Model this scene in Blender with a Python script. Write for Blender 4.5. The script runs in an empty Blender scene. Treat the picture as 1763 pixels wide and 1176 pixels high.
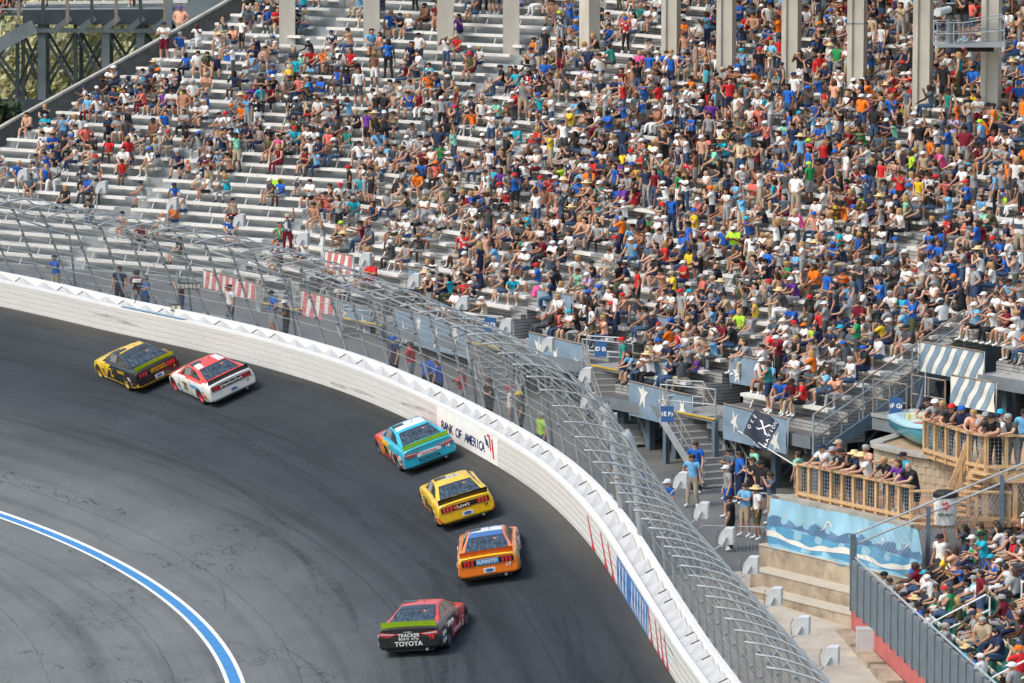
import bpy, bmesh, math, random
import numpy as np
from mathutils import Vector, Matrix
random.seed(7)
RNG = np.random.RandomState(11)
scene = bpy.context.scene
COL = scene.collection
R_ = math.radians

# ------------------------------------------------------------------ camera, world, sun, exposure
F, TH, HC = 8000.0, R_(7.4), 28.0            # focal length in photo pixels, pitch, height above the apron
cam = bpy.data.cameras.new('camera'); cam_o = bpy.data.objects.new('camera', cam); COL.objects.link(cam_o)
cam_o.location = (0, 0, HC); cam_o.rotation_euler = (R_(90) - TH, 0, 0)
cam.sensor_width = 36; cam.lens = F / 1763 * 36; cam.clip_start = 1; cam.clip_end = 3000
scene.camera = cam_o
SUN = Vector((-0.55, -0.30, 0.78)).normalized()
w = bpy.data.worlds.new('World'); scene.world = w; w.use_nodes = True
nt = w.node_tree; sky = nt.nodes.new('ShaderNodeTexSky'); sky.sky_type = 'NISHITA'; sky.sun_disc = False
sky.sun_elevation = math.asin(SUN.z); sky.sun_rotation = math.atan2(SUN.x, SUN.y); sky.air_density = 1.6; sky.dust_density = 3.0
nt.links.new(sky.outputs[0], nt.nodes['Background'].inputs[0]); nt.nodes['Background'].inputs[1].default_value = 0.15
sl = bpy.data.lights.new('sun', 'SUN'); sl.energy = 1.45; sl.angle = R_(17); sl.color = (1, .95, .88)
so = bpy.data.objects.new('sun', sl); COL.objects.link(so); so.rotation_euler = SUN.to_track_quat('Z', 'Y').to_euler()
scene.view_settings.view_transform = 'Standard'; scene.view_settings.look = 'None'; scene.view_settings.exposure = 0.48; scene.view_settings.gamma = 1
scene.render.engine = 'CYCLES'; scene.cycles.max_bounces = 5; scene.cycles.use_denoising = True

# ------------------------------------------------------------------ materials
def lin(h):
    if not isinstance(h, str): return tuple(h)
    h = h.lstrip('#'); v = [int(h[i:i+2], 16) / 255 for i in (0, 2, 4)]
    return tuple(x / 12.92 if x <= .04045 else ((x + .055) / 1.055) ** 2.4 for x in v)
MATS = {}
def mat(name, col, rough=.6, metal=0, var=.12, scale=3.0, streak=None, spec=.5, stain=None, bump=0, coat=0):
    """plain surface with a two scale noise in its colour; streak=(x,y,z) stretches the noise; stain=(colour, amount, scale)"""
    if name in MATS: return MATS[name]
    m = bpy.data.materials.new(name); m.use_nodes = True; t = m.node_tree; N = t.nodes; L = t.links; b = N['Principled BSDF']
    c = lin(col); b.inputs['Roughness'].default_value = rough; b.inputs['Metallic'].default_value = metal
    b.inputs['Specular IOR Level'].default_value = spec
    if coat: b.inputs['Coat Weight'].default_value = coat; b.inputs['Coat Roughness'].default_value = .08
    m.diffuse_color = (*c, 1)
    if var:
        tc = N.new('ShaderNodeTexCoord'); mp = N.new('ShaderNodeMapping'); L.new(tc.outputs['Object'], mp.inputs[0])
        if streak: mp.inputs['Scale'].default_value = streak
        n1 = N.new('ShaderNodeTexNoise'); n1.inputs['Scale'].default_value = scale; n1.inputs['Detail'].default_value = 6; L.new(mp.outputs[0], n1.inputs[0])
        r = N.new('ShaderNodeMapRange'); r.inputs[1].default_value = .3; r.inputs[2].default_value = .7; r.inputs[3].default_value = 1 - var; r.inputs[4].default_value = 1 + var
        L.new(n1.outputs[0], r.inputs[0])
        mx = N.new('ShaderNodeVectorMath'); mx.operation = 'SCALE'; mx.inputs[0].default_value = c; L.new(r.outputs[0], mx.inputs['Scale'])
        out = mx.outputs[0]
        if stain:
            sc, am, ss = stain
            n2 = N.new('ShaderNodeTexNoise'); n2.inputs['Scale'].default_value = ss; n2.inputs['Detail'].default_value = 8; n2.inputs['Roughness'].default_value = .7; L.new(mp.outputs[0], n2.inputs[0])
            r2 = N.new('ShaderNodeMapRange'); r2.inputs[1].default_value = .48; r2.inputs[2].default_value = .75; r2.inputs[4].default_value = am; L.new(n2.outputs[0], r2.inputs[0])
            mm = N.new('ShaderNodeMix'); mm.data_type = 'RGBA'; L.new(r2.outputs[0], mm.inputs[0]); L.new(out, mm.inputs[6]); mm.inputs[7].default_value = (*lin(sc), 1)
            out = mm.outputs[2]
        L.new(out, b.inputs['Base Color'])
        if bump:
            bp = N.new('ShaderNodeBump'); bp.inputs['Strength'].default_value = bump; bp.inputs['Distance'].default_value = .02; L.new(n1.outputs[0], bp.inputs['Height']); L.new(bp.outputs[0], b.inputs['Normal'])
    else: b.inputs['Base Color'].default_value = (*c, 1)
    MATS[name] = m; return m
M_white = mat('white paint', (.78, .78, .76), .5, var=.05, scale=2, stain=((.5, .5, .47), .4, 3))
M_foam = mat('white foam sheet', (.50, .51, .515), .55, var=.05, scale=4)
M_galv = mat('galvanised pipe', (.37, .405, .425), .5, metal=.15, var=.15, scale=2)
M_galvd = mat('dull galvanised steel', (.20, .23, .25), .6, metal=.2, var=.2, scale=1.5)
M_cable = mat('steel cable', (.50, .52, .53), .5, metal=.3, var=0)
M_bench = mat('weathered bench aluminium', (.72, .70, .66), .5, var=.08, scale=1.5, stain=((.45, .44, .40), .35, 2.5))
M_leg = mat('bench leg paint', (.72, .72, .70), .5, var=.05)
M_conc = mat('grey concrete', (.36, .345, .31), .85, var=.18, scale=1.2, stain=((.16, .15, .13), .6, 2.2), bump=.2)
M_concd = mat('stained tan concrete', (.40, .33, .24), .9, var=.25, scale=1.0, stain=((.13, .09, .06), .8, 1.6), bump=.2)
M_slab = mat('light concrete slab', (.46, .41, .34), .9, var=.15, scale=.8, stain=((.26, .21, .16), .7, .7))
M_steel = mat('blue grey painted steel', (.12, .17, .21), .5, var=.2, scale=2)
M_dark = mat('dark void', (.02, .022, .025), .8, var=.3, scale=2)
M_rust = mat('weathered brown rail', (.26, .21, .17), .6, var=.25, scale=4)
M_wood = mat('pine timber', (.58, .38, .20), .7, var=.2, scale=3, streak=(4, 4, 1.5), stain=((.36, .20, .09), .6, 5))
M_black = mat('black plastic', (.015, .015, .017), .45, var=0)
M_spk = mat('grey vinyl cover', (.55, .565, .57), .6, var=.08, scale=3)
M_glass = mat('dark car glass', (.02, .03, .04), .08, var=0, spec=.8)

def tiermat(name, base, lines):
    """aluminium / concrete tier: fine horizontal board lines in z"""
    m = mat(name, base, .6, metal=.15 if lines else 0, var=.15, scale=1.2, streak=(1, 1, 3), stain=((.13, .14, .14), .55, .9))
    t = m.node_tree; N = t.nodes; L = t.links; b = N['Principled BSDF']; src = b.inputs['Base Color'].links[0].from_socket
    if lines:
        g = N.new('ShaderNodeNewGeometry'); sx = N.new('ShaderNodeSeparateXYZ'); L.new(g.outputs['Position'], sx.inputs[0])
        a = N.new('ShaderNodeMath'); a.operation = 'MULTIPLY'; L.new(sx.outputs[2], a.inputs[0]); a.inputs[1].default_value = 8.2
        f = N.new('ShaderNodeMath'); f.operation = 'FRACT'; L.new(a.outputs[0], f.inputs[0])
        c = N.new('ShaderNodeMath'); c.operation = 'LESS_THAN'; L.new(f.outputs[0], c.inputs[0]); c.inputs[1].default_value = .22
        mm = N.new('ShaderNodeMix'); mm.data_type = 'RGBA'; L.new(c.outputs[0], mm.inputs[0]); L.new(src, mm.inputs[6]); mm.inputs[7].default_value = (.12, .12, .12, 1)
        L.new(mm.outputs[2], b.inputs['Base Color'])
    return m
M_tierL = tiermat('grey painted tier', (.30, .32, .325), False)
M_tierR = tiermat('ribbed aluminium tier', (.40, .40, .385), True)

# ------------------------------------------------------------------ mesh helpers
class MB:
    def __init__(s): s.v = []; s.f = []; s.m = []; s.mats = []
    def mi(s, m):
        if m not in s.mats: s.mats.append(m)
        return s.mats.index(m)
    def add(s, vs, fs, m=None):
        o = len(s.v); s.v.extend(tuple(x) for x in vs); k = s.mi(m) if m else 0
        for f in fs: s.f.append([o + i for i in f]); s.m.append(k)
    def box(s, c, sz, ax=None, m=None):
        X, Y, Z = ax if ax else (Vector((1, 0, 0)), Vector((0, 1, 0)), Vector((0, 0, 1))); c = Vector(c)
        vs = [c + X * (sz[0] / 2 * i) + Y * (sz[1] / 2 * j) + Z * (sz[2] / 2 * k) for k in (-1, 1) for j in (-1, 1) for i in (-1, 1)]
        s.add(vs, [(0, 2, 3, 1), (4, 5, 7, 6), (0, 1, 5, 4), (2, 6, 7, 3), (0, 4, 6, 2), (1, 3, 7, 5)], m)
    def beam(s, a, b, wd, h, m=None, up=Vector((0, 0, 1))):
        a = Vector(a); b = Vector(b); d = b - a; L = d.length
        if L < 1e-6: return
        X = d / L; Y = up.cross(X)
        if Y.length < 1e-3: Y = Vector((0, 1, 0)).cross(X)
        Y.normalize(); s.box((a + b) / 2, (L, wd, h), (X, Y, X.cross(Y)), m)
    def tube(s, pts, r, n=6, m=None, caps=True):
        pts = [Vector(p) for p in pts]; rings = []; rr = r if isinstance(r, (list, tuple)) else [r] * len(pts)
        for i, p in enumerate(pts):
            d = (pts[min(i + 1, len(pts) - 1)] - pts[max(i - 1, 0)]).normalized()
            a = d.cross(Vector((0, 0, 1)));
            if a.length < .05: a = d.cross(Vector((0, 1, 0)))
            a.normalize(); b = d.cross(a)
            rings.append([p + a * (math.cos(2 * math.pi * k / n) * rr[i]) + b * (math.sin(2 * math.pi * k / n) * rr[i]) for k in range(n)])
        vs = [q for g in rings for q in g]; fs = []
        for i in range(len(pts) - 1):
            for k in range(n): fs.append((i * n + k, i * n + (k + 1) % n, (i + 1) * n + (k + 1) % n, (i + 1) * n + k))
        if caps: fs.append(tuple(range(n - 1, -1, -1))); fs.append(tuple((len(pts) - 1) * n + k for k in range(n)))
        s.add(vs, fs, m)
    def prism(s, poly, ext, m=None):
        """poly: list of 3D points (planar), ext: vector"""
        n = len(poly); e = Vector(ext); vs = [Vector(p) for p in poly] + [Vector(p) + e for p in poly]
        s.add(vs, [tuple(range(n - 1, -1, -1)), tuple(range(n, 2 * n))] + [(i, (i + 1) % n, n + (i + 1) % n, n + i) for i in range(n)], m)
    def loft(s, rows, m=None, closed=False):
        n = len(rows[0]); vs = [q for r in rows for q in r]; fs = []
        for i in range(len(rows) - 1):
            for k in range(n if closed else n - 1): fs.append((i * n + k, i * n + (k + 1) % n, (i + 1) * n + (k + 1) % n, (i + 1) * n + k))
        s.add(vs, fs, m)
    def build(s, name, parent=None, m=None, smooth=False, loc=None, **tags):
        me = bpy.data.meshes.new(name)
        org = Vector(loc) if loc is not None else Vector((0, 0, 0))
        me.from_pydata([tuple(Vector(v) - org) for v in s.v] if loc is not None else s.v, [], s.f)
        for q in (s.mats or [m or M_white]): me.materials.append(q)
        if len(s.mats) > 1: me.polygons.foreach_set('material_index', s.m)
        if smooth: me.polygons.foreach_set('use_smooth', [True] * len(me.polygons))
        me.update()
        o = bpy.data.objects.new(name, me); COL.objects.link(o); o.location = org
        if parent: o.parent = parent
        for k, v in tags.items(): o[k] = v
        return o
def fixn(o, ang=None):
    bm = bmesh.new(); bm.from_mesh(o.data); bmesh.ops.recalc_face_normals(bm, faces=bm.faces)
    if ang:
        for e in bm.edges: e.smooth = len(e.link_faces) == 2 and e.calc_face_angle(3) < R_(ang)
        for f in bm.faces: f.smooth = True
    bm.to_mesh(o.data); bm.free(); return o
def thing(name, label, cat, loc=(0, 0, 0), group=None, rot=None):
    o = bpy.data.objects.new(name, None); COL.objects.link(o); o.location = loc; o.empty_display_size = .2
    if rot is not None: o.rotation_euler = rot
    o['label'] = label; o['category'] = cat
    if group: o['group'] = group
    return o
def tag(o, label, cat, group=None):
    o['label'] = label; o['category'] = cat
    if group: o['group'] = group
    return o
V = Vector
def text_mesh(s, size, ext=.004, bold=0.0, sx=1.0, align='CENTER'):
    cu = bpy.data.curves.new('lettering', 'FONT'); cu.body = s; cu.size = size; cu.extrude = ext; cu.align_x = align; cu.align_y = 'CENTER'; cu.offset = bold; cu.resolution_u = 3
    o = bpy.data.objects.new('lettering', cu); COL.objects.link(o)
    dg = bpy.context.evaluated_depsgraph_get(); me = bpy.data.meshes.new_from_object(o.evaluated_get(dg))
    vs = [(v.co.x * sx, v.co.y, v.co.z) for v in me.vertices]; fs = [tuple(p.vertices) for p in me.polygons]
    bpy.data.objects.remove(o); bpy.data.curves.remove(cu); bpy.data.meshes.remove(me)
    return vs, fs
def put_text(mb, s, size, org, X, Y, m, ext=.004, bold=0.0, sx=1.0, align='CENTER'):
    vs, fs = text_mesh(s, size, ext, bold, sx, align); X = V(X).normalized(); Y = V(Y).normalized(); Z = X.cross(Y); org = V(org)
    mb.add([org + X * a + Y * b + Z * (c + ext) for a, b, c in vs], fs, m)

# ------------------------------------------------------------------ survey: point on a level z seen at photo pixel (u, v)
CT, ST = math.cos(TH), math.sin(TH)
def ray(u, v):
    x = (u - 881.5) / F; y = -(v - 588) / F
    return V((x, CT + y * ST, -ST + y * CT))
def px(u, v, z):
    d = ray(u, v); return V((0, 0, HC)) + d * ((z - HC) / d.z)
def pxd(u, v, Y):
    d = ray(u, v); return V((0, 0, HC)) + d * (Y / d.y)
def proj(p):
    x, y, z = p[0], p[1], p[2] - HC; fw = y * CT - z * ST; up = y * ST + z * CT
    return 881.5 + F * x / fw, 588 - F * up / fw, F / fw

# ------------------------------------------------------------------ track: turn about TC, banking eases from 24 to 3 degrees towards the straight
TC = V((-85.5, 126.9, 0)); RL = 78.0; SW = 12.4
_zp = np.array([-30, -20, 0, 4, 7.6, 9.4, 10.8, 12, 14.5, 16.6, 19.3, 21, 25, 28, 32, 39, 43.8, 52, 62]); _zv = np.array([.4, .45, .58, .66, .95, 1.3, 1.75, 2.2, 2.8, 3.15, 3.42, 3.56, 3.96, 4.22, 4.38, 4.55, 4.92, 5.4, 5.8])
_g = np.linspace(-30, 62, 369); _zz = np.interp(_g, _zp, _zv); _k = np.exp(-.5 * (np.arange(-8, 9) * .25 / .8) ** 2); _k /= _k.sum()
_zz = np.convolve(np.pad(_zz, 8, 'edge'), _k, 'valid')
_k2 = np.exp(-.5 * (np.arange(-150, 151) * .25 / 12.0) ** 2); _k2 /= _k2.sum(); _zs = np.convolve(np.pad(_zz, 150, 'edge'), _k2, 'valid')
def zw(ph): return float(np.interp(ph, _g, _zz))
def zsm(ph): return float(np.interp(ph, _g, _zs))
def bankz(ph, v): q = v / SW; a = zsm(ph); return a * q + (zw(ph) - a) * q ** 3
def rad(ph): a = R_(ph); return V((math.cos(a), math.sin(a), 0))
def tang(ph): a = R_(ph); return V((-math.sin(a), math.cos(a), 0))
def hw(ph):
    """horizontal distance from the painted line to the wall foot; the wall runs straight once the turn is over"""
    z = zw(ph); h = math.sqrt(SW * SW - z * z)
    return h if ph > 6.5 else h + 90.2 / math.cos(R_(6.5 - ph)) - 90.2
def trk(ph, v):
    z = zw(ph); h = hw(ph)
    if v >= 0: return TC + rad(ph) * (RL + v * h / SW) + V((0, 0, bankz(ph, v)))
    return TC + rad(ph) * (RL + v) + V((0, 0, v * .03))
def wallp(ph, out, up):
    """point relative to the wall foot: out = metres outward, up = metres above"""
    return TC + rad(ph) * (RL + hw(ph) + out * (.8 if 0 < out < 1.5 else 1)) + V((0, 0, zw(ph) + up))
PH = [p * .5 for p in range(-44, 118)]
def grid(name, f, us, vs, m, uvs=1.0, **tags):
    mb = MB(); mb.loft([[f(a, b) for b in vs] for a in us], m); o = mb.build(name, smooth=True)
    uv = o.data.uv_layers.new(name='UVMap'); n = len(vs)
    co = np.zeros((len(o.data.loops), 2)); vi = np.zeros(len(o.data.loops), dtype=int); o.data.loops.foreach_get('vertex_index', vi)
    co[:, 0] = np.array(us)[vi // n] * uvs; co[:, 1] = np.array(vs)[vi % n]; uv.data.foreach_set('uv', co.ravel())
    for k, q in tags.items(): o[k] = q
    return o
def asphalt():
    m = bpy.data.materials.new('track asphalt'); m.use_nodes = True; t = m.node_tree; N = t.nodes; L = t.links; b = N['Principled BSDF']
    uv = N.new('ShaderNodeUVMap'); sx = N.new('ShaderNodeSeparateXYZ'); L.new(uv.outputs[0], sx.inputs[0])
    def noise(sc, scale, detail=5, rough=.6):
        mp = N.new('ShaderNodeMapping'); mp.inputs['Scale'].default_value = scale; L.new(uv.outputs[0], mp.inputs[0])
        n = N.new('ShaderNodeTexNoise'); n.inputs['Scale'].default_value = sc; n.inputs['Detail'].default_value = detail; n.inputs['Roughness'].default_value = rough; L.new(mp.outputs[0], n.inputs[0]); return n.outputs[0]
    def math_(op, a, bb, cl=False):
        n = N.new('ShaderNodeMath'); n.operation = op; n.use_clamp = cl
        for i, q in enumerate((a, bb)):
            if hasattr(q, 'links'): L.new(q, n.inputs[i])
            else: n.inputs[i].default_value = q
        return n.outputs[0]
    vv = math_('ADD', sx.outputs[1], math_('MULTIPLY', math_('SUBTRACT', noise(1, (.06, .2, 1), 3), .5), 3.0))
    vn = math_('DIVIDE', math_('ADD', vv, 20.0), 33.0, True)
    cr = N.new('ShaderNodeValToRGB'); L.new(vn, cr.inputs[0]); e = cr.color_ramp.elements
    stops = [(0, (.165, .172, .162)), (.40, (.150, .160, .156)), (.57, (.142, .153, .152)), (.645, (.126, .138, .140)), (.70, (.098, .110, .115)), (.755, (.064, .073, .080)), (.82, (.040, .047, .055)), (.90, (.036, .042, .050)), (.955, (.040, .046, .052)), (1, (.095, .09, .078))]
    e[0].position, e[0].color = stops[0][0], (*stops[0][1], 1); e[1].position, e[1].color = stops[-1][0], (*stops[-1][1], 1)
    for p_, c_ in stops[1:-1]: q = e.new(p_); q.color = (*c_, 1)
    fine = N.new('ShaderNodeMapRange'); L.new(noise(1, (.35, 7, 1), 8, .7), fine.inputs[0]); fine.inputs[1].default_value = .25; fine.inputs[2].default_value = .75; fine.inputs[3].default_value = .90; fine.inputs[4].default_value = 1.1
    grain = N.new('ShaderNodeMapRange'); L.new(noise(14, (1, 1, 1), 4, .8), grain.inputs[0]); grain.inputs[1].default_value = .25; grain.inputs[2].default_value = .75; grain.inputs[3].default_value = .86; grain.inputs[4].default_value = 1.14
    # long rubber arcs, narrow cracks
    mk = N.new('ShaderNodeMapRange'); L.new(noise(1, (.025, .95, 1), 4, .55), mk.inputs[0]); mk.inputs[1].default_value = .50; mk.inputs[2].default_value = .66; mk.inputs[3].default_value = 1.05; mk.inputs[4].default_value = .76
    ck = math_('ABSOLUTE', math_('SUBTRACT', noise(1, (.22, .5, 1), 5, .55), .5), 0)
    ckr = N.new('ShaderNodeMapRange'); L.new(ck, ckr.inputs[0]); ckr.inputs[1].default_value = 0; ckr.inputs[2].default_value = .006; ckr.inputs[3].default_value = .35; ckr.inputs[4].default_value = 1
    msk = N.new('ShaderNodeMapRange'); L.new(noise(1, (.12, .3, 1), 2), msk.inputs[0]); msk.inputs[1].default_value = .5; msk.inputs[2].default_value = .56; msk.inputs[3].default_value = 1; msk.inputs[4].default_value = 0
    vr = N.new('ShaderNodeMapRange'); L.new(sx.outputs[1], vr.inputs[0]); vr.inputs[1].default_value = 2.0; vr.inputs[2].default_value = 5.5; ckm = math_('MAXIMUM', math_('MAXIMUM', ckr.outputs[0], msk.outputs[0]), vr.outputs[0])
    # construction joints parallel to the painted line
    fr = math_('ABSOLUTE', math_('SUBTRACT', math_('FRACT', math_('DIVIDE', math_('ADD', sx.outputs[1], math_('MULTIPLY', noise(1, (1.5, .1, 1), 4), .25)), 3.7), 0), .5), 0)
    jr = N.new('ShaderNodeMapRange'); L.new(fr, jr.inputs[0]); jr.inputs[1].default_value = .0; jr.inputs[2].default_value = .009; jr.inputs[3].default_value = .62; jr.inputs[4].default_value = 1
    bl = N.new('ShaderNodeMapRange'); L.new(noise(1, (.16, .3, 1), 7, .68), bl.inputs[0]); bl.inputs[1].default_value = .3; bl.inputs[2].default_value = .7; bl.inputs[3].default_value = .84; bl.inputs[4].default_value = 1.16
    tot = math_('MULTIPLY', math_('MULTIPLY', fine.outputs[0], math_('MULTIPLY', grain.outputs[0], bl.outputs[0])), math_('MULTIPLY', mk.outputs[0], math_('MULTIPLY', ckm, jr.outputs[0])))
    sc = N.new('ShaderNodeVectorMath'); sc.operation = 'SCALE'; L.new(cr.outputs[0], sc.inputs[0]); L.new(tot, sc.inputs['Scale'])
    L.new(sc.outputs[0], b.inputs['Base Color']); b.inputs['Roughness'].default_value = .92; b.inputs['Specular IOR Level'].default_value = .12
    return m
MPD = RL * math.pi / 180
track = grid('track', trk, PH, [-45, -30, -20, -14, -9, -5, -2, 0, 1.5, 3, 4.5, 6, 7.5, 9, 10.5, 11.5, 12.42], asphalt(), uvs=MPD, kind='structure')
M_lw = mat('white road paint', (.80, .80, .78), .6, var=.07, scale=2, stain=((.4, .4, .4), .35, 3)); M_lb = mat('blue road paint', (.045, .225, .50), .6, var=.12, scale=2, stain=((.03, .14, .30), .4, 3))
for i, (a, b_, m_) in enumerate([(-.02, .10, M_lw), (-.36, -.02, M_lb), (-.48, -.36, M_lw)]):
    mb = MB(); mb.loft([[trk(p, v) + V((0, 0, .008)) for v in (a - .0, b_)] for p in PH], m_); mb.build('track_line', kind='structure')
# curved rubber marks laid by sliding cars
M_skid = mat('tyre rubber mark', (.030, .036, .044), .85, var=.35, scale=3)
def _fade(m):
    t = m.node_tree; N = t.nodes; tc = N.new('ShaderNodeTexCoord'); n = N.new('ShaderNodeTexNoise'); n.inputs['Scale'].default_value = 1.7; n.inputs['Detail'].default_value = 8; n.inputs['Roughness'].default_value = .75; t.links.new(tc.outputs['Object'], n.inputs[0])
    r = N.new('ShaderNodeMapRange'); r.inputs[1].default_value = .35; r.inputs[2].default_value = .75; r.inputs[3].default_value = 0; r.inputs[4].default_value = .42; t.links.new(n.outputs[0], r.inputs[0]); t.links.new(r.outputs[0], N['Principled BSDF'].inputs['Alpha'])
_fade(M_skid)
def skid(p0, v0, p1, v1, bend, wd):
    mb = MB(); rows = []
    for i in range(33):
        t = i / 32; ph = p0 + (p1 - p0) * t; v = v0 + (v1 - v0) * t + bend * 4 * t * (1 - t); ww = wd * (.25 + .75 * math.sin(math.pi * t) ** .6) * (.8 + .4 * random.random())
        rows.append([trk(ph, v - ww / 2) + V((0, 0, .006)), trk(ph, v + ww / 2) + V((0, 0, .006))])
    mb.loft(rows, M_skid); o = mb.build('track_skid_mark', kind='structure')
for a in [(-3, 4.2, 12, 5.6, .4, .22), (-4, 7.5, 9, 10.6, .3, .18), (-2, 9.0, 6, 11.4, 0, .16), (4, 6.0, 14, 8.6, -.4, .2), (7, 7.9, 16, 6.9, .5, .18), (14, 3.8, 24, 4.6, .5, .2), (20, 5.2, 34, 6.4, .3, .2), (2, 2.6, 10, 1.6, .3, .16), (-5, 10.2, 3, 11.6, -.3, .14), (27, 8.2, 40, 9.4, .3, .18), (-1, 5.6, 1.2, 8.2, .1, .12), (3.2, 1.2, 5.5, 3.2, .1, .1), (10, -.9, 12, -3.4, .1, .08), (14, .6, 17.5, 1.6, .1, .08), (6.5, -2.5, 8, -5, 0, .07), (-2, 9.6, 4.8, 9.9, .8, .2), (-3, 4.6, 12, 6.1, .45, .3), (-4, 7.1, 9, 10.2, .35, .3), (2, 5.4, 15, 8.0, -.4, .45), (4, 6.4, 17, 7.4, .4, .4), (18, 7.2, 36, 8.0, .4, .5), (10, 4.0, 22, 4.4, .4, .35), (-6, 3.0, 8, 4.9, .3, .35)]:
    skid(*a)

# ------------------------------------------------------------------ ground behind the wall
_gy = [60, 100, 118, 128, 138, 146, 150, 156, 160, 166, 175, 185, 195, 215, 400]; _gz = [.1, .1, .2, .3, .6, .95, 1.25, 1.65, 1.9, 2.25, 3.2, 4.5, 5.05, 5.2, 4.0]
def gz(y): return float(np.interp(y, _gy, _gz))
def gpt(ph, o):
    p = wallp(ph, o, 0); return V((p.x, p.y, gz(p.y)))
M_conco = mat('concourse paving', (.125, .13, .13), .9, var=.2, scale=.5, stain=((.20, .185, .16), .6, .35))
conc = grid('concourse_ground', gpt, PH, [1.22, 3, 5, 8, 12, 18, 30, 60], M_conco, uvs=MPD, kind='structure')
# pale slab at the right, laid over the concourse
mb = MB()
slab_rows = [[V((p.x, p.y, gz(p.y) + .012)) for p in (wallp(ph, 1.25, 0), wallp(ph, 3.5, 0), wallp(ph, 6, 0), wallp(ph, 9, 0))] for ph in np.linspace(-16, 13.2, 40)]
mb.loft(slab_rows, M_slab); mb.build('concourse_slab', kind='structure', smooth=True)
mb = MB(); mb.add([(-900, -200, -2.2), (900, -200, -2.2), (900, 1500, -2.2), (-900, 1500, -2.2)], [(0, 1, 2, 3)], mat('grassy ground', (.09, .11, .04), .95, var=.35, scale=.15)); mb.build('ground', kind='structure')

# ------------------------------------------------------------------ outer wall with energy absorbing barrier
def face_mat():
    m = mat('barrier white paint', (.57, .57, .555), .5, var=.03, scale=1.5, streak=(1, 1, 6), stain=((.44, .43, .41), .25, .35))
    return m
M_face = face_mat(); M_gapd = mat('dark foam slit', (.10, .095, .09), .8, var=.3, scale=5); M_gap = mat('barrier joint shade', (.46, .46, .445), .7, var=0); M_cap = mat('barrier cap paint', (.74, .74, .735), .45, var=.05, scale=2, stain=((.6, .6, .57), .35, 4))
wall = thing('outer_wall', 'long curved white crash barrier along the outer edge of the track', 'barrier', tuple(wallp(12, 0, 0)))
wl = V(wall.location)
def wbuild(mb, name, **k):
    o = mb.build(name, smooth=False, loc=wl); o.parent = wall; o.location = (0, 0, 0); return o
WPH = [p * .5 for p in range(-40, 114)]
mb = MB()          # five stacked square tubes with shadow joints
for k in range(5):
    a, b_ = .02 + k * .205, .02 + k * .205 + .196
    mb.loft([[wallp(p, .045, a), wallp(p, .012, a + .012), wallp(p, .012, b_ - .02), wallp(p, .045, b_)] for p in WPH], M_face)
mb.loft([[wallp(p, .04, -.1), wallp(p, .04, 1.03)] for p in WPH], M_gap); wbuild(mb, 'steel_face')
mb = MB(); mb.loft([[wallp(p, .0, 1.0), wallp(p, 0, 1.08), wallp(p, .26, 1.10), wallp(p, .26, .9)] for p in WPH], M_cap); wbuild(mb, 'top_rail')
mb = MB(); mb.loft([[wallp(p, 1.0, .7), wallp(p, 1.0, 1.22), wallp(p, 1.03, 1.25), wallp(p, 1.25, 1.25), wallp(p, 1.28, 1.2), wallp(p, 1.28, -3.2)] for p in WPH], M_cap); wbuild(mb, 'concrete_wall')
mb = MB(); mb.loft([[wallp(p, .2, .55), wallp(p, 1.02, .62)] for p in WPH], M_foam); wbuild(mb, 'gap_floor')
DPH = 1.02 / (RL + 12) * 180 / math.pi
nb = 0; ph = -9.5
while ph < 50 and nb < 99:
    big = 1.35 if ph > 24 else 1.0
    mb = MB(); p0, p1 = ph, ph + DPH * big * .90
    # wedge shaped foam block, its top sloping to the front, one end undercut
    q = [wallp(p0, .24, .86), wallp(p1, .24, .93), wallp(p1, .97, 1.19), wallp(p0 + .10, .97, .90)]
    b0 = [V((a.x, a.y, a.z - .42)) for a in q]
    mb.add(q + b0, [(0, 1, 2, 3), (4, 7, 6, 5), (0, 4, 5, 1), (1, 5, 6, 2), (2, 6, 7, 3), (3, 7, 4, 0)], M_foam)
    if nb % 5 in (0, 1, 3) and nb % 7 != 2:
        mb.beam(wallp(p1 + .06, .62, 1.06), wallp(p1 + .06, .95, 1.19), .035, .03, M_gapd)
    wbuild(mb, 'foam_block'); ph += DPH * big; nb += 1
M_scuff = mat('tyre scuff', (.03, .03, .032), .9, var=.3, scale=4); _fade(M_scuff)
rs_ = random.Random(3)
for k in range(8):
    a = rs_.uniform(-4, 46); ln = rs_.uniform(.8, 3.2); z = rs_.uniform(.2, .75); mb = MB(); mb.loft([[wallp(a + ln * q, .006, z + .05 * math.sin(q * 5 + k) - .05), wallp(a + ln * q, .006, z + .05 * math.sin(q * 5 + k) + .02 + .07 * math.sin(math.pi * q))] for q in np.linspace(0, 1, 14)], M_scuff); wbuild(mb, 'tyre_scuff')
# painted marks on the face
M_navy = mat('navy sign paint', (.02, .04, .13), .6, var=.1); M_red = mat('red sign paint', (.55, .03, .05), .6, var=.1); M_blue = mat('blue sign paint', (.04, .17, .46), .6, var=.12)
def phu(u):      # angle on the wall foot seen at photo column u
    lo, hi = -20., 55.
    for _ in range(40):
        mid = (lo + hi) / 2
        if proj(wallp(mid, 0, .5))[0] > u: lo = mid
        else: hi = mid
    return lo
mb = MB()
mb.loft([[wallp(p, .004, .03), wallp(p, .004, 1.0)] for p in np.linspace(phu(857), phu(752), 14)], M_white); wbuild(mb, 'sign_panel')
mb = MB(); pa, pb = phu(762), phu(832); word = 'BANK OF AMERICA'
for i, ch in enumerate(word):
    if ch == ' ': continue
    p = pa + (pb - pa) * i / (len(word) - 1); put_text(mb, ch, .46, wallp(p, .0, .40), -tang(p), V((0, 0, 1)), M_navy, bold=.008, sx=1.05)
wbuild(mb, 'lettering')
mb = MB()
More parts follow.
